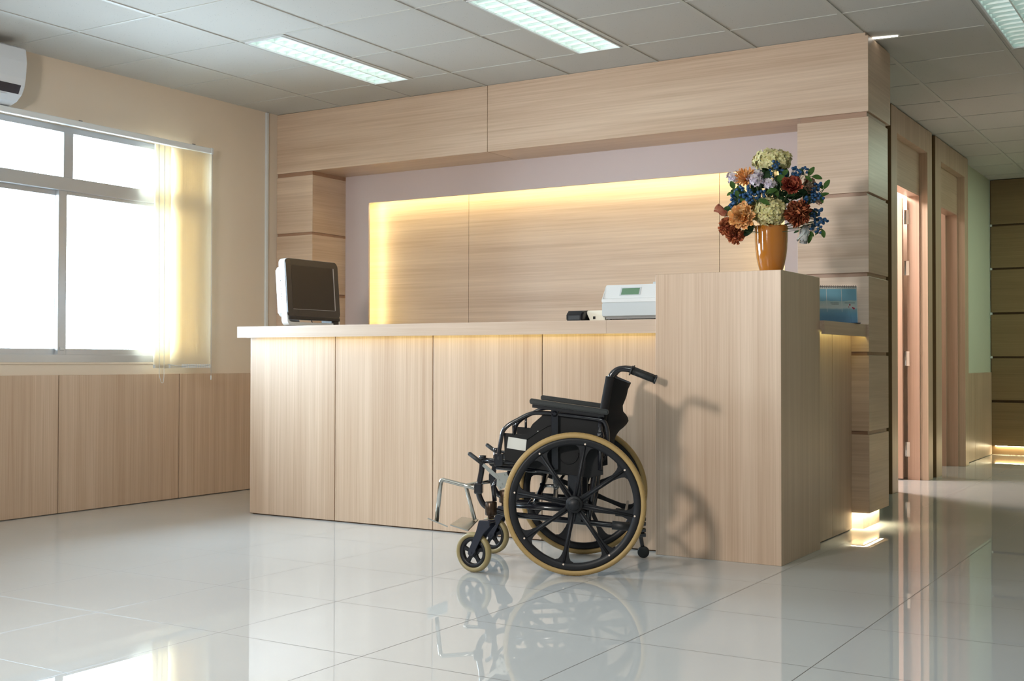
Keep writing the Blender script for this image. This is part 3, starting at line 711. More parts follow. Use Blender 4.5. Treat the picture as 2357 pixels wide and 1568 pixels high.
p_wht = petal_mat('grey_white_petal', (.48, .50, .50), (.64, .65, .62), 40)
p_ctr = plain('orange_stamens', (.50, .20, .02), .7)
berry_m = plain('blue_berry', (.015, .075, .19), .35, bump=.1)

def frame(n):
    n = n.normalized(); a = Vector((0, 0, 1)) if abs(n.z) < .9 else Vector((1, 0, 0))
    x = a.cross(n).normalized(); return x, n.cross(x), n
def petal(bm, c, fr, az, tilt, L, Wd, cup=.35, ruf=.0, mi=0, rnd=random):
    X_, Y_, N_ = fr; d = X_*math.cos(az)+Y_*math.sin(az); s = -X_*math.sin(az)+Y_*math.cos(az)
    nu, nv = 5, 4; g = []
    ph = rnd.random()*6.28
    for i in range(nu+1):
        t = i/nu; ang = tilt+cup*(t-.5)*-1.2; row = []
        r = L*t; w = Wd*math.sin(math.pi*min(1, .16+.80*t)**.9)**.75*(.35+.65*min(1, t*2.2)) if t < 1 else Wd*.42
        base = c+d*(r*math.sin(tilt))+N_*(r*math.cos(tilt)+cup*L*t*t*.5)
        for j in range(nv+1):
            q = j/nv*2-1
            rz = ruf*L*t*math.sin(ph+q*5+i*1.7)
            row.append(bm.verts.new(base+s*(q*w*.5)+(N_*math.sin(tilt)-d*math.cos(tilt))*(cup*w*.45*q*q+rz)))
        g.append(row)
    for i in range(nu):
        for j in range(nv):
            f = bm.faces.new([g[i][j], g[i][j+1], g[i+1][j+1], g[i+1][j]]); f.smooth = True; f.material_index = mi
def finish(t, parts, label=None): pass
MOUTH = bq(0, .215, 0)
def stem_obj(parent, a, loc, r=.0022):
    bm = B(); m_ = MOUTH+Vector((random.uniform(-.03, .03), random.uniform(-.03, .03), 0)); mid = (a+m_)/2+Vector((0, 0, .02))
    tube(bm, [a, mid, m_, Vector((VX+(m_.x-VX)*.3, VY+(m_.y-VY)*.3, VZ+.03))], r, 6, rad=.03)
    return obj('stem', bm, stem_g, parent, loc)
def flower(name, label, dx, dz, t, r, kind, pm, face=None, group=None, n=None, fl=1.0):
    c = bq(dx, dz, t); nrm = face if face is not None else (c-bq(0, .30, -.05))
    th = thing(name, label, 'flower', c, 0, group); fr = frame(nrm); bm = B(); rr = random.Random(int(dx*1e4)+int(dz*1e3)*7)
    b0 = c-fr[2]*r*.35
    if kind == 'peony':
        layers = [(7, .12, .56, .9), (10, .34, .72, .8), (12, .58, .86, .7), (13, .86, .98, .6), (13, 1.14, 1.05, .45)]
        for (k, tilt, ln, cup) in layers:
            for i in range(k):
                petal(bm, b0, fr, 6.283*i/k+rr.random()*.5, tilt*fl+rr.uniform(-.1, .1), r*ln*rr.uniform(.9, 1.12), r*rr.uniform(.62, .85), cup, .10, 0, rr)
    elif kind == 'ruffle':
        for i in range(62):
            a = i*2.39996; tl_ = .10+1.45*(i/62)**.8
            petal(bm, b0, fr, a, tl_, r*rr.uniform(.75, 1.08), r*rr.uniform(.40, .62), .25, .22, 0, rr)
    elif kind == 'open':
        for (k, tilt, ln, cup) in [(6, .22, .62, .9), (7, .42, .80, .85), (8, .66, .96, .7), (9, .95, 1.1, .5)]:
            for i in range(k): petal(bm, b0, fr, 6.283*i/k+rr.random()*.4, tilt, r*ln*rr.uniform(.9, 1.1), r*.86, cup, .08, 0, rr)
    elif kind == 'bud':
        for i in range(9): petal(bm, b0, fr, i*2.4, .12+.05*i, r*1.5, r*1.1, .9, .04, 0, rr)
    elif kind == 'dahlia':
        for i in range(46):
            petal(bm, b0, fr, i*2.39996, .25+1.3*(i/46)**.7, r*rr.uniform(.8, 1.15), r*.26, .3, .06, 0, rr)
    obj('bloom', bm, pm, th, c)
    if kind == 'open':
        bm = B()
        for i in range(26):
            a = i*2.4; q = r*.22*math.sqrt(i/26); p = b0+fr[0]*q*math.cos(a)+fr[1]*q*math.sin(a)
            tube(bm, [p, p+fr[2]*r*.42], .0011, 4); uvs(bm, p+fr[2]*r*.44, .0024, 5, 4)
        obj('stamens', bm, p_ctr, th, c)
    stem_obj(th, b0, c); return th
def hydrangea(name, label, dx, dz, t, rx, rz_, pm, n, fs, lo=-.75):
    c = bq(dx, dz, t); th = thing(name, label, 'flower', c); bm = B(); rr = random.Random(n)
    for i in range(n):
        z = 1-(i+.5)/n*(1-lo); rad = math.sqrt(1-z*z); a = i*2.39996
        nv = EX*(rad*math.cos(a))+EY*(rad*math.sin(a))+Vector((0, 0, z))
        k = rr.uniform(.80, 1.08) if n > 150 else rr.uniform(.5, 1.12); p = c+(EX*(rad*math.cos(a)*rx)+EY*(rad*math.sin(a)*rx)+Vector((0, 0, z*rz_)))*k
        nv = (nv+Vector([rr.uniform(-.45, .45) for _ in range(3)])).normalized(); X_, Y_, N_ = frame(nv); a0 = rr.random()*3
        for q in range(4):
            aa = a0+q*math.pi/2+rr.uniform(-.12, .12); d = X_*math.cos(aa)+Y_*math.sin(aa); s = N_.cross(d); L = fs*rr.uniform(.85, 1.15)
            pts = [p, p+d*L*.45+s*L*.42+N_*L*.12, p+d*L*.95+s*L*.22+N_*L*rr.uniform(-.05, .3), p+d*L*.95-s*L*.22+N_*L*rr.uniform(-.05, .3), p+d*L*.45-s*L*.42+N_*L*.12]
            f = bm.faces.new([bm.verts.new(v) for v in pts]); f.smooth = True
    obj('bloom', bm, pm, th, c); stem_obj(th, c, c, .003); return th
K = .00203
def P(px, py): return (px-1775)*K, (634-py)*K
def fl(name, label, px, py, t, rpx, kind, pm, **k):
    dx, dz = P(px, py); return flower(name, label, dx, dz, t, rpx*K, kind, pm, **k)
CAMD = -EY
dx, dz = P(1778, 371); hydrangea('hydrangea', 'pale yellow-green hydrangea head at the very top of the bouquet', dx, dz, .0, .084, .050, p_hyd, 300, .0155, lo=-.7)
dx, dz = P(1772, 493); hydrangea('hydrangea', 'pale yellow-green hydrangea head hanging over the front rim of the vase', dx, dz, .07, .070, .066, p_hyd, 300, .0150, lo=-.9)
fl('peony', 'large ruffled apricot-yellow peony at the lower left of the bouquet', 1712, 503, .085, 33, 'peony', p_yel, face=CAMD+EX*-.35+Vector((0, 0, .05)))
fl('peony', 'small apricot flower half hidden above the large apricot peony', 1730, 478, .05, 20, 'open', p_yel, face=CAMD+EX*-.1+Vector((0, 0, .5)))
fl('dahlia', 'spiky orange and apricot flower at the upper left among lilac blossom', 1716, 412, .06, 25, 'dahlia', p_org, face=CAMD+EX*-.3+Vector((0, 0, .5)))
fl('peony', 'open wine-red peony with orange stamens at the centre right of the bouquet', 1820, 438, .09, 27, 'open', p_red, face=CAMD+EX*.05+Vector((0, 0, .25)))
fl('peony', 'ruffled rust-orange peony at the lower right beside the vase rim', 1833, 500, .085, 35, 'ruffle', p_rust, face=CAMD+EX*.25+Vector((0, 0, .05)))
fl('carnation', 'ruffled rust-red flower at the far lower left of the bouquet, upper of two', 1675, 522, .03, 24, 'ruffle', p_rust, face=CAMD+EX*-.6)
fl('carnation', 'ruffled rust-red flower hanging lowest at the left of the bouquet', 1694, 542, .05, 24, 'ruffle', p_rust, face=CAMD+EX*-.3+Vector((0, 0, -.5)))
fl('flower_bud', 'dusty pink bud at the far left edge of the bouquet', 1674, 492, .01, 17, 'bud', p_bud, face=CAMD*.3+EX*-.7+Vector((0, 0, .5)))
fl('rose', 'pale peach flower facing right behind the wine-red peony', 1856, 434, .0, 24, 'peony', p_pale, face=EX*.8+CAMD*.5+Vector((0, 0, .2)))
fl('flower_bud', 'pale peach bud low on the right edge of the bouquet', 1864, 458, -.01, 16, 'bud', p_pale, face=EX*.7+Vector((0, 0, -.3))+CAMD*.3)
fl('tulip', 'grey-white drooping flower at the lower right below the rust peony', 1852, 530, .04, 20, 'bud', p_wht, face=EX*-.25+Vector((0, 0, -1))+CAMD*.35)
for lb, px, py, t, r in (('lilac blossom cluster at the upper left edge of the bouquet', 1690, 410, .03, 17), ('lilac blossom cluster between the orange flower and the blue berries', 1738, 420, .085, 17),
                         ('lilac and white blossom cluster at the middle of the bouquet', 1771, 430, .09, 15), ('pale blossom cluster just under the top hydrangea', 1744, 404, .05, 12)):
    dx, dz = P(px, py); hydrangea('lilac_sprig', 'small '+lb, dx, dz, t, r*K, r*K*.95, p_lil, 90, .0085, lo=-.8)
def berries(label, px, py, t, n, sx, sz):
    dx, dz = P(px, py); c = bq(dx, dz, t); th = thing('berry_sprig', label, 'berries', c, 0, 'blue berry sprigs in the bouquet'); rr = random.Random(px)
    bm = B(); sm = B(); root = c*.62+MOUTH*.38
    for i in range(n):
        p = c+EX*rr.uniform(-sx, sx)*K+EY*rr.uniform(-.018, .018)+Vector((0, 0, rr.uniform(-sz, sz)*K))
        uvs(bm, p, rr.uniform(.0062, .0080), 9, 6); tube(sm, [p, (p+root)/2+Vector((0, 0, .004)), root], .0008, 4)
    obj('berries', bm, berry_m, th, c); tube(sm, [root, MOUTH, MOUTH-Vector((0, 0, .1))], .0018, 5); obj('stem', sm, stem_g, th, c)
for a in (('cluster of blue berries under the right half of the top hydrangea', 1784, 398, .075, 16, 12, 22), ('cluster of blue berries above the wine-red peony', 1806, 404, .05, 10, 10, 10),
          ('cluster of blue berries at the top right beside the leaf tips', 1832, 402, .05, 20, 10, 14), ('small cluster of blue berries highest at the right', 1849, 397, .03, 10, 9, 8),
          ('cluster of blue berries at the right edge, upper', 1876, 440, .02, 22, 10, 15), ('cluster of blue berries at the right edge, lower', 1878, 461, .04, 18, 14, 9),
          ('cluster of blue berries left of centre', 1718, 446, .09, 20, 13, 14), ('cluster of blue berries at the left under the round leaf', 1695, 455, .06, 18, 10, 18),
          ('cluster of blue berries above the front hydrangea', 1735, 462, .11, 22, 14, 14), ('cluster of blue berries pointing right at the bouquet centre', 1752, 454, .11, 12, 9, 7),
          ('cluster of blue berries at the left above the dusty pink bud', 1690, 474, .04, 14, 8, 10), ('few blue berries between the two red peonies', 1851, 467, .06, 8, 6, 6),
          ('cluster of blue berries at the lower right', 1876, 497, .02, 20, 12, 13), ('cluster of blue berries lowest at the right', 1877, 527, .03, 22, 15, 13), ('outermost small cluster of blue berries at the lower right', 1894, 512, .01, 8, 7, 6)): berries(*a)
def leafmesh(bm, p, d, n, L, w):
    d = d.normalized(); s = d.cross(n).normalized(); n = s.cross(d); prev = None; m_ = 7
    for i in range(m_+1):
        t = i/m_; ww = w*math.sin(math.pi*min(.999, t*.92+.03))**.8*.5; b = p+d*L*t+n*(-.18*L*t*t)
        row = [bm.verts.new(b+s*ww+n*ww*.3), bm.verts.new(b), bm.verts.new(b-s*ww+n*ww*.3)]
        if prev:
            for j in (0, 1):
                f = bm.faces.new([prev[j], prev[j+1], row[j+1], row[j]]); f.smooth = True
        prev = row
def leafsprig(label, leaves, mat_=None):
    """leaves: (tip-ward base px, py, forward, angle deg in the broad plane, length px, width px)"""
    px, py, t = leaves[0][:3]; dx, dz = P(px, py); c = bq(dx, dz, t)
    th = thing('leaf_sprig', label, 'leaves', c, 0, 'green leaf sprigs in the bouquet'); sm = B()
    for (px, py, t, ang, L, w) in leaves:
        dx, dz = P(px, py); p = bq(dx, dz, t); a = math.radians(ang); d = EX*math.cos(a)+Vector((0, 0, math.sin(a)))-EY*.15
        bm = B(); leafmesh(bm, p, d, -EY+Vector((0, 0, .5)), L*K, w*K); obj('leaf', bm, mat_ or leaf_g, th, c)
        tube(sm, [p, (p+c)/2-Vector((0, 0, .003)), c], .0012, 5) if (p-c).length > .004 else None
    tube(sm, [c, c*.5+MOUTH*.5, MOUTH], .0017, 5); obj('stem', sm, stem_g, th, c)
leafsprig('arching leaf sprig at the upper right tip of the bouquet', [(1858, 411, .03, 60, 24, 13), (1866, 412, .03, -10, 23, 13), (1850, 412, .05, -35, 20, 9), (1846, 406, .04, 120, 14, 9)])
leafsprig('upright leaf sprig at the far right edge of the bouquet', [(1893, 440, .01, 62, 24, 12), (1890, 440, .01, 118, 14, 9), (1880, 458, .03, 20, 24, 10), (1883, 452, .03, -70, 22, 9)])
leafsprig('pair of round leaves at the upper left edge of the bouquet', [(1692, 438, .06, 110, 20, 13), (1697, 442, .05, 60, 18, 9), (1690, 444, .04, 200, 16, 9)])
leafsprig('large dark leaves fanning out left of centre under the top hydrangea', [(1752, 428, .03, 100, 36, 24), (1762, 424, .04, 70, 30, 20), (1748, 420, .02, 140, 30, 20)], leaf_d)
leafsprig('bright leaves between the berries and the wine-red peony', [(1797, 430, .10, 95, 20, 16), (1790, 424, .10, 40, 18, 14), (1800, 412, .08, 50, 18, 12), (1786, 426, .08, 240, 20, 12)])
leafsprig('green leaves above the large apricot peony', [(1706, 462, .09, -40, 20, 12), (1700, 458, .08, 100, 16, 10), (1716, 470, .09, -10, 18, 11)])
leafsprig('broad leaf lying over the left shoulder of the front hydrangea', [(1748, 468, .14, -25, 26, 14), (1764, 452, .11, 20, 24, 14), (1780, 440, .10, -60, 22, 12)])
leafsprig('drooping leaves at the bottom right of the bouquet', [(1888, 532, .02, -75, 20, 11), (1866, 540, .04, -110, 26, 10), (1858, 538, .04, -40, 16, 9), (1884, 526, .02, -120, 22, 6)])
leafsprig('dark leaves in the shaded heart of the bouquet', [(1800, 452, .03, 10, 34, 22), (1815, 470, .03, 160, 34, 20), (1790, 440, .02, 90, 34, 22), (1840, 455, .02, 60, 30, 20), (1835, 425, .02, -60, 34, 18), (1810, 420, .02, 20, 30, 18)], leaf_d)
for lb, pts in (('dark leaves filling the middle of the bouquet behind the lilac', [(1740, 440, -.01, 70), (1750, 450, -.01, 120), (1735, 455, -.01, 180), (1765, 445, -.02, 30), (1770, 455, -.02, 80), (1745, 430, -.01, 20), (1725, 470, -.01, 200), (1760, 415, -.03, 90)]),
                 ('dark leaves filling the right of the bouquet behind the red peonies', [(1800, 440, -.02, 50), (1810, 455, -.02, 10), (1820, 470, -.02, -20), (1830, 480, -.02, 30), (1795, 470, -.01, 100), (1840, 440, -.03, 20), (1850, 470, -.03, 60), (1845, 490, -.02, -10), (1810, 415, -.03, 110)]),
                 ('dark leaves low at the left behind the apricot peony', [(1715, 480, -.01, 170), (1725, 500, -.01, 200), (1735, 515, .0, 230), (1705, 465, -.01, 120), (1745, 500, .0, 180), (1720, 450, -.02, 150)])):
    leafsprig(lb, [(x, y, t_, a_, 36, 24) for x, y, t_, a_ in pts], leaf_d)
leafsprig('dark leaves under the dusty pink bud at the left', [(1688, 470, .03, 230, 20, 12), (1684, 478, .03, 190, 18, 10), (1668, 502, .02, -50, 16, 6), (1702, 470, .02, -70, 26, 12)], leaf_d)
leafsprig('tiny dark leaf tips at the bottom left and beside the white flower', [(1712, 539, .05, 15, 14, 7), (1838, 536, .06, -160, 14, 6)], leaf_d)

# ------------------------------------------------------------------ wheelchair (built facing +x, its near side is +y)
WR = math.radians(-155.246)
wc = thing('wheelchair', 'black folding wheelchair with tan tyres and chrome footrests parked in front of the desk', 'wheelchair', (-.7765, -1.342, 0), WR)
def wob(name, bm, mats, parent=wc, label=None): return obj(name, bm, mats, parent, None, label)
def rearwheel(sy, phase):
    y = .283*sy; H = .30
    bm = B(); hw = .012
    rim = [(.277, -hw), (.277, hw), (.268, hw+.003), (.258, hw), (.247, hw-.002), (.247, -hw+.002), (.258, -hw), (.268, -hw-.003)]
    lathe(bm, rim, (0, y, H), 'Y', 96, 0, closed=True)
    lathe(bm, [(.001, -.03), (.034, -.03), (.036, -.022), (.036, .02), (.034, .024), (.001, .024)] if sy > 0 else [(.001, -.024), (.034, -.024), (.036, -.02), (.036, .022), (.034, .03), (.001, .03)], (0, y, H), 'Y', 32, 0)
    for k in range(8):
        a = math.radians(phase+45*k); c_, s_ = math.cos(a), math.sin(a)
        prof = [(.030, .0145), (.05, .0095), (.12, .0085), (.19, .010), (.215, .012), (.228, .0165), (.237, .026), (.243, .040), (.250, .050)]
        pts = [(r, w) for r, w in prof]+[(r, -w) for r, w in prof[::-1]]
        q = []
        for r, w in pts:
            if abs(w) > .03: r = math.sqrt(max(0, .2505**2-w*w))
            x_, z_ = r*c_-w*s_, r*s_+w*c_; q.append((-x_, H+z_))     # image-right is the chair's rear
        prism(bm, q, y-.008, y+.008, 'Y', bev=.003)
        tube(bm, [(-.03*c_, y+sy*.009, H+.03*s_), (-.245*c_, y+sy*.009, H+.245*s_)], .0055, 8)
    w_ = wob('rear_wheel', bm, mag)
    bm = B(); tp = []
    for i in range(16):
        a = 2*math.pi*i/16; tp.append((.2865+.0135*math.cos(a), .0155*math.sin(a)))
    lathe(bm, tp, (0, y, H), 'Y', 96, 0, closed=True)
    for k in range(150):    # tread ribs on the shoulder
        for sd in (-1, 1):
            a = 2*math.pi*k/150; r = .2962; X_, Z_ = r*math.cos(a), H+r*math.sin(a)
            tube(bm, [((r-.003)*math.cos(a), y+sd*.0125, H+(r-.003)*math.sin(a)), ((r+.002)*math.cos(a), y+sd*.0075, H+(r+.002)*math.sin(a))], .0016, 4)
    wob('tyre', bm, tan_rubber, w_, 'tan rubber tyre')
    bm = B(); s0 = y+sy*.028
    lathe(bm, [(.001, s0-.006*sy), (.026, s0-.006*sy), (.024, s0+.002*sy), (.001, s0+.003*sy)], (0, 0, H), 'Y', 28); wob('hub_cap', bm, mag, w_)
    bm = B()
    for k in range(8):
        a = math.radians(phase+45*k); r = .255
        lathe(bm, [(.0042, sy*.0125), (.0038, sy*.0152)] , (-r*math.cos(a), y, H+r*math.sin(a)), 'Y', 10)
    wob('hole_discs', bm, rivet_and_hole_disc, w_, 'small pale discs in place of holes at the spoke ends')
    return w_
rearwheel(1, 79.8); rearwheel(-1, 68.4)
T = lambda s, pts: [(x, y*s, z) for x, y, z in pts]
for s in (1, -1):
    dy = .22
    bm = B()    # side frame of bent tube
    tube(bm, T(s, [(.398, dy, .482), (.401, dy, .43), (.413, dy, .372), (.416, dy, .325), (.392, dy, .278), (.352, dy, .262), (.30, dy, .246), (-.19, dy, .203), (-.24, dy, .20)]), .0125, 12, rad=.04)
    tube(bm, T(s, [(.405, dy, .474), (.30, dy, .466), (.04, dy, .452), (-.10, dy, .445)]), .012, 12)
    tube(bm, T(s, [(.34, dy, .442), (-.08, dy, .415)]), .009, 10)
    tube(bm, T(s, [(.30, dy, .285), (.05, dy, .270), (-.05, dy, .262)]), .011, 10)
    tube(bm, T(s, [(-.05, dy, .205), (-.065, dy, .30), (-.098, dy, .57), (-.140, dy, .80), (-.152, dy, .845), (-.185, dy, .868), (-.225, dy, .864), (-.245, dy, .857)]), .0128, 14, rad=.03)
    box(bm, -.028, .032, min(s*(dy-.012), s*(dy+.012)), max(s*(dy-.012), s*(dy+.012)), .215, .44, bev=.004)
    lathe(bm, [(.014, s*.22), (.014, s*.285)], (0, 0, .30), 'Y', 14)
    lathe(bm, [(.0155, .478), (.0155, .494), (.001, .4945)], (.398, dy*s, 0), 'Z', 14)
    wob('side_frame', bm, frame_black)
    bm = B(); tube(bm, T(s, [(-.155, dy, .206), (-.238, dy, .2)]), .0185, 16); wob('frame_sleeve', bm, rubber_g)
    # push handle grip
    bm = B(); a_, b_ = Vector((-.232, dy*s, .860)), Vector((-.340, dy*s, .818)); d_ = (b_-a_).normalized()
    tube(bm, [a_, a_+d_*.006], .0215, 16)
    for k in range(22): tube(bm, [a_+d_*(.008+.0042*k), a_+d_*(.0098+.0042*k)], .0158, 14)
    tube(bm, [a_+d_*.004, b_], .0146, 14); tube(bm, [b_-d_*.008, b_], .0172, 14); wob('push_grip', bm, rubber_g)
    # armrest
    ya = .248
    bm = B()
    tube(bm, T(s, [(.326, ya, .478), (.324, ya, .51), (.308, ya, .602), (.282, ya, .628), (.188, ya, .6785), (.12, ya, .679), (-.08, ya, .655), (-.125, ya, .648), (-.138, ya, .60), (-.135, ya, .50)]), .009, 12, rad=.03)
    y0, y1 = sorted((s*(ya-.004), s*(ya+.010))); box(bm, .070, .101, y0, y1, .44, .70, bev=.003)
    y0, y1 = sorted((s*(ya-.02), s*(ya+.008))); box(bm, .306, .344, y0, y1, .452, .505, bev=.004)
    tube(bm, T(s, [(-.105, ya-.008, .655), (-.105, ya-.008, .44)]), .010, 10); lathe(bm, [(.015, .60), (.017, .58), (.013, .57)], (-.105, s*(ya-.008), 0), 'Z', 12)
    tube(bm, T(s, [(.262, ya, .642), (.262, ya-.01, .585)]), .006, 8)
    wob('armrest_frame', bm, frame_black)
    bm = B(); lathe(bm, [(.013, s*(ya+.009)), (.013, s*(ya+.014)), (.006, s*(ya+.015)), (.006, s*(ya+.017))], (.086, 0, .676), 'Y', 16); wob('clamp_knob', bm, steel if False else frame_black)
    bm = B(); sl = (.738-.695)/(.19+.14)
    def ztop(x): return .741-(.191-x)*.136
    n = 10; pr_ = [(x, ztop(x)) for x in (.191, .185)]
    prism(bm, [(.186, ztop(.186)-.001), (.191, ztop(.191)-.008), (.191, ztop(.191)-.018), (.186, ztop(.186)-.024), (-.135, ztop(-.135)-.024), (-.141, ztop(-.14)-.018), (-.141, ztop(-.14)-.006), (-.136, ztop(-.136)-.001)], s*ya-.026, s*ya+.026, 'Y', bev=.005)
    pad = wob('armrest_pad', bm, pad_m)
    bm = B(); prism(bm, [(.180, ztop(.18)-.025), (.180, ztop(.18)-.038), (-.122, ztop(-.122)-.036), (-.122, ztop(-.122)-.025)], s*ya-.018, s*ya+.018, 'Y'); wob('pad_plate', bm, blk, pad)
    # clothes guard
    bm = B(); yg = s*.240
    gp = [(.304, .592), (.272, .590), (.230, .586), (.212, .586), (.200, .592), (.193, .604), (.189, .618), (.180, .632), (.134, .672), (-.075, .650), (-.112, .640), (-.118, .42), (-.06, .405), (.16, .440), (.300, .478)]
    prism(bm, gp, min(yg, yg-.004*s), max(yg, yg-.004*s), 'Y', bev=.001)
    g_ = wob('side_guard', bm, guard_m)
    bm = B()
    tube(bm, T(s, [(.206, .2425, .564), (.150, .2425, .603), (.118, .2425, .622), (.100, .2425, .626)]), .0016, 6)
    ring = [(.028+.042*math.cos(q), s*.2425, .505+.042*math.sin(q)) for q in (i*math.pi/10+math.pi*.95 for i in range(13))]; tube(bm, ring, .0016, 6)
    wob('moulded_rib', bm, guard_m, g_)
    if s > 0:
        bm = B(); prism(bm, [(.284, .576), (.206, .564), (.211, .516), (.291, .528)], .2405, .2418, 'Y'); wob('label_plate', bm, sticker, g_, 'blank white label')
        bm = B(); lathe(bm, [(.0025, .240), (.0025, .2432)], (.158, 0, .600), 'Y', 8); wob('rivet_and_hole_disc', bm, sticker, g_)
    # castor
    cx, ang = (.430, math.radians(-24)) if s > 0 else (.418, math.radians(-22))
    yc = .252*s; d = Vector((math.cos(ang), math.sin(ang), 0)); n_ = Vector((-math.sin(ang), math.cos(ang), 0)); C = Vector((cx, yc, .0855))
    hx = Vector((.360, .228*s, 0))
    M = Matrix((d, n_, Vector((0, 0, 1)))).transposed().to_4x4(); M.translation = C
    bm = B(); lathe(bm, [(.0225, .240), (.0255, .244), (.0255, .294), (.022, .298), (.001, .299)], tuple(hx), 'Z', 18); lathe(bm, [(.014, .224), (.014, .245)], tuple(hx), 'Z', 14)
    wob('castor_housing', bm, bronze)
    bm = B()
    lx = -(C-hx).xy.length
    for q in (-1, 1):
        y_ = q*.0225
        prism(bm, [(-.010, -.012), (.008, -.014), (.015, -.004), (.012, .008), (-.028, .095), (-.040, .138), (-.092, .140), (-.094, .118), (-.060, .085), (-.018, .004)], y_-.003, y_+.003, 'Y', bev=.001)
    box(bm, -.094, -.040, -.0245, .0245, .130, .140, bev=.003)
    tube(bm, [(0, -.03, 0), (0, .03, 0)], .006, 10)
    bmesh.ops.transform(bm, matrix=M, verts=bm.verts); wob('castor_fork', bm, fork_m)
    bm = B(); hw = .011
    lathe(bm, [(.064, -hw), (.064, hw), (.050, hw-.001), (.048, hw-.006), (.048, -hw+.006), (.050, -hw+.001)], (0, 0, 0), 'Y', 48, closed=True)
    lathe(bm, [(.001, -.015), (.017, -.015), (.017, .015), (.001, .015)], (0, 0, 0), 'Y', 20)
    for k in range(5):
        a = math.radians(90+72*k); c_, s_ = math.cos(a), math.sin(a); q = [(r*c_-w*s_, r*s_+w*c_) for r, w in ((.012, .012), (.03, .0055), (.05, .011), (.05, -.011), (.03, -.0055), (.012, -.012))]
        prism(bm, q, -.006, .006, 'Y', bev=.001)
    bmesh.ops.transform(bm, matrix=M, verts=bm.verts); cw = wob('castor_wheel', bm, mag)
    bm = B(); lathe(bm, [(.0735+.0118*math.cos(q), .0155*math.sin(q)) for q in (i*math.pi/7 for i in range(14))], (0, 0, 0), 'Y', 56, closed=True)
    bmesh.ops.transform(bm, matrix=M, verts=bm.verts); wob('castor_tyre', bm, tan_caster, cw, 'tan rubber castor tyre')
    # brake
    bm = B(); yb = .262
    prism(bm, [(.345, .420), (.290, .428), (.275, .40), (.292, .365), (.318, .350), (.332, .372), (.330, .395)], min(s*yb, s*(yb+.004)), max(s*yb, s*(yb+.004)), 'Y')
    prism(bm, [(.392, .470), (.340, .428), (.322, .410), (.330, .398), (.348, .412), (.398, .458)], min(s*(yb+.004), s*(yb+.008)), max(s*(yb+.004), s*(yb+.008)), 'Y')
    for bx_, bz_ in ((.338, .412), (.300, .416), (.322, .395), (.310, .378), (.318, .362)): lathe(bm, [(.0045, s*(yb+.003)), (.0045, s*(yb+.011))], (bx_, 0, bz_), 'Y', 10)
    br = wob('brake_lever', bm, chrome_p)
    bm = B(); tube(bm, T(s, [(.388, yb+.004, .460), (.446, yb+.004, .503)]), .0092, 12); uvs(bm, (.446, s*(yb+.004), .503), .0092, 10, 6); wob('brake_grip', bm, rubber_g, br)
    # front clamp
    bm = B(); y0, y1 = sorted((s*.205, s*.250)); box(bm, .395, .432, y0, y1, .330, .378, bev=.008); tube(bm, T(s, [(.33, .222, .395), (.352, .222, .36), (.345, .222, .30)]), .010, 10)
    wob('hanger_clamp', bm, frame_black)
# footrests: the near one has its plate folded edge-on
bm = B(); tube(bm, [(.418, .222, .352), (.500, .190, .366), (.582, .160, .382), (.590, .160, .372), (.608, .160, .20)], .0095, 12, rad=.012); hg = wob('footrest_hanger', bm, chrome)
bm = B(); pts = [(.640, .200, .218), (.552, .200, .184), (.576, .060, .164), (.667, .060, .199)]
lo = [bm.verts.new((x, y, z-.003)) for x, y, z in pts]; hi = [bm.verts.new((x, y, z+.003)) for x, y, z in pts]
bm.faces.new(lo); bm.faces.new(hi[::-1])
for i in range(4): bm.faces.new([lo[i], hi[i], hi[(i+1) % 4], lo[(i+1) % 4]])
wob('footplate', bm, chrome_p, hg)
bm = B(); tube(bm, [(.412, -.222, .340), (.480, -.19, .332), (.530, -.160, .324), (.528, -.160, .312), (.489, -.160, .168)], .0095, 12, rad=.012); hg = wob('footrest_hanger', bm, chrome)
bm = B(); pts = [(.554, -.190, .173), (.477, -.190, .163), (.503, -.050, .132), (.584, -.050, .156)]
lo = [bm.verts.new((x, y, z-.003)) for x, y, z in pts]; hi = [bm.verts.new((x, y, z+.003)) for x, y, z in pts]
bm.faces.new(lo); bm.faces.new(hi[::-1])
for i in range(4): bm.faces.new([lo[i], hi[i], hi[(i+1) % 4], lo[(i+1) % 4]])
wob('footplate', bm, chrome_p, hg)
# folding cross brace
for x_, sg in ((.16, 1), (.10, -1)):
    bm = B(); tube(bm, [(x_+.02, sg*.20, .27), (x_, 0, .345), (x_-.01, -sg*.20, .42)], .0115, 10); lathe(bm, [(.012, -.012), (.012, .012)], (x_, 0, .345), 'X', 10); wob('cross_brace', bm, frame_black)
bm = B(); tube(bm, [(.16, 0, .345), (.08, 0, .345)], .007, 8); wob('pivot_bolt', bm, steel)
for x_ in (.205, .06):
    bm = B(); tube(bm, [(x_, -.21, .292 if x_ > .1 else .40), (x_, .21, .28 if x_ > .1 else .40)], .006, 8); wob('tie_bar', bm, frame_black)
# folding locks seen low inside the frame
bm = B(); box(bm, .02, .20, .150, .170, .268, .292, bev=.003); tube(bm, [(.205, .16, .285), (.205, .16, .24)], .005, 8); wob('lock_bar', bm, frame_black)
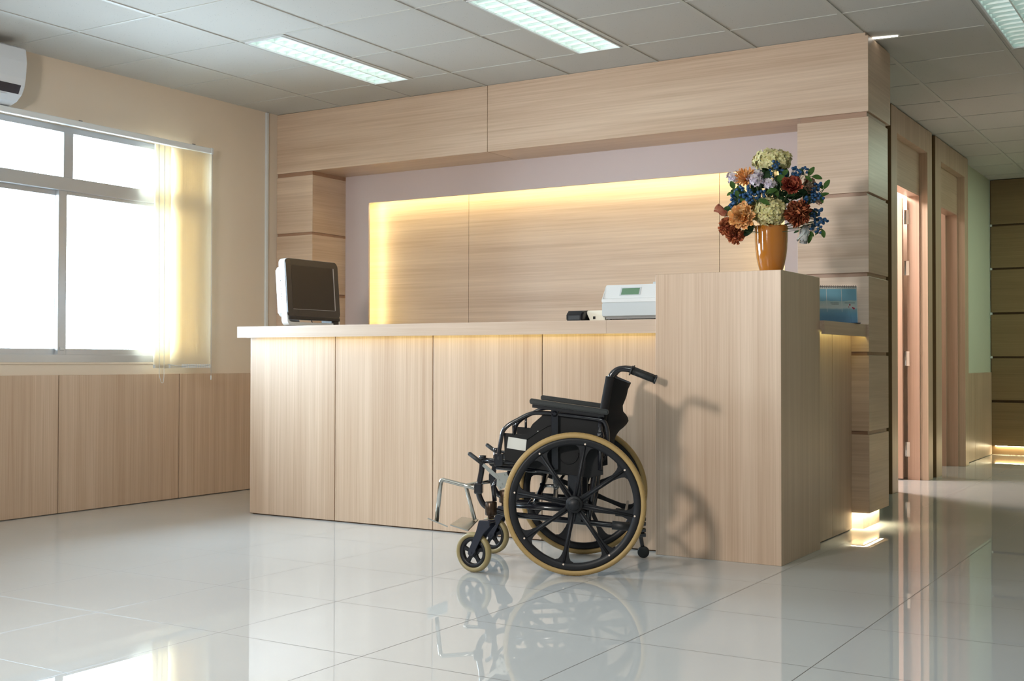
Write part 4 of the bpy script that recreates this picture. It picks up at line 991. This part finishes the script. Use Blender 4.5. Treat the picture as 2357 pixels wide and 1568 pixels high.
# seat and back slings
def sling(name, cols, nv, fn, th):
    bm = B(); g = [[bm.verts.new(fn(i/cols, j/nv)) for j in range(nv+1)] for i in range(cols+1)]
    for i in range(cols):
        for j in range(nv):
            f = bm.faces.new([g[i][j], g[i+1][j], g[i+1][j+1], g[i][j+1]]); f.smooth = True
    o = wob(name, bm, fabric); md = o.modifiers.new('solid', 'SOLIDIFY'); md.thickness = th; md.offset = 0; return o
sling('seat', 14, 16, lambda a, b: (.375-.46*a, -.22+.44*b, .468-.022*a-.035*(1-(2*b-1)**2)), .008)
def tubex(z): return -.098-.042*(z-.57)/.23 if z > .57 else -.065-.033*(z-.30)/.27
def backf(a, b):
    z = .835-.36*a; q = 1-(2*b-1)**4
    key = [(0, .075), (.15, .068), (.30, .055), (.38, .062), (.44, .084), (.50, .092), (.56, .084), (.64, .058), (.72, .048), (.85, .045), (1, .01)]
    for (t0, v0), (t1, v1) in zip(key, key[1:]):
        if t0 <= a <= t1: sag = v0+(v1-v0)*(a-t0)/(t1-t0)
    return (tubex(z)-sag*q-.012*math.sin(b*9+a*5)*q, -.215+.43*b, z-.035*q*(1-a))
sling('backrest', 24, 20, backf, .006)
for s in (1, -1):
    bm = B(); tube(bm, [(tubex(.832), .22*s, .832), (tubex(.76), .22*s, .76), (tubex(.70), .22*s, .70), (tubex(.60), .22*s, .60), (tubex(.48), .22*s, .48)], .0185, 14); wob('backrest_sleeve', bm, fabric)
# anti-tip legs: far one down on the floor, near one folded up
bm = B(); tube(bm, [(-.235, -.20, .200), (-.262, -.20, .17), (-.268, -.20, .11), (-.280, -.20, .042)], .0095, 10, rad=.02); at_ = wob('anti_tip_leg', bm, frame_black)
bm = B(); lathe(bm, [(.001, -.009), (.024, -.010), (.027, -.005), (.027, .005), (.024, .010), (.001, .009)], (-.282, -.200, .029), 'Y', 24); wob('anti_tip_wheel', bm, rubber_g, at_)
bm = B(); tube(bm, [(-.24, .20, .205), (-.275, .20, .20), (-.283, .20, .17)], .009, 10, rad=.015)
for z in (.232, .212, .185, .165): box(bm, -.297, -.268, .188, .212, z-.008, z+.008, bev=.003)
wob('anti_tip_leg', bm, frame_black)
bm = B(); box(bm, -.218, -.205, -.20, .19, .235, .262, bev=.003); wob('stepper_bar', bm, frame_black)
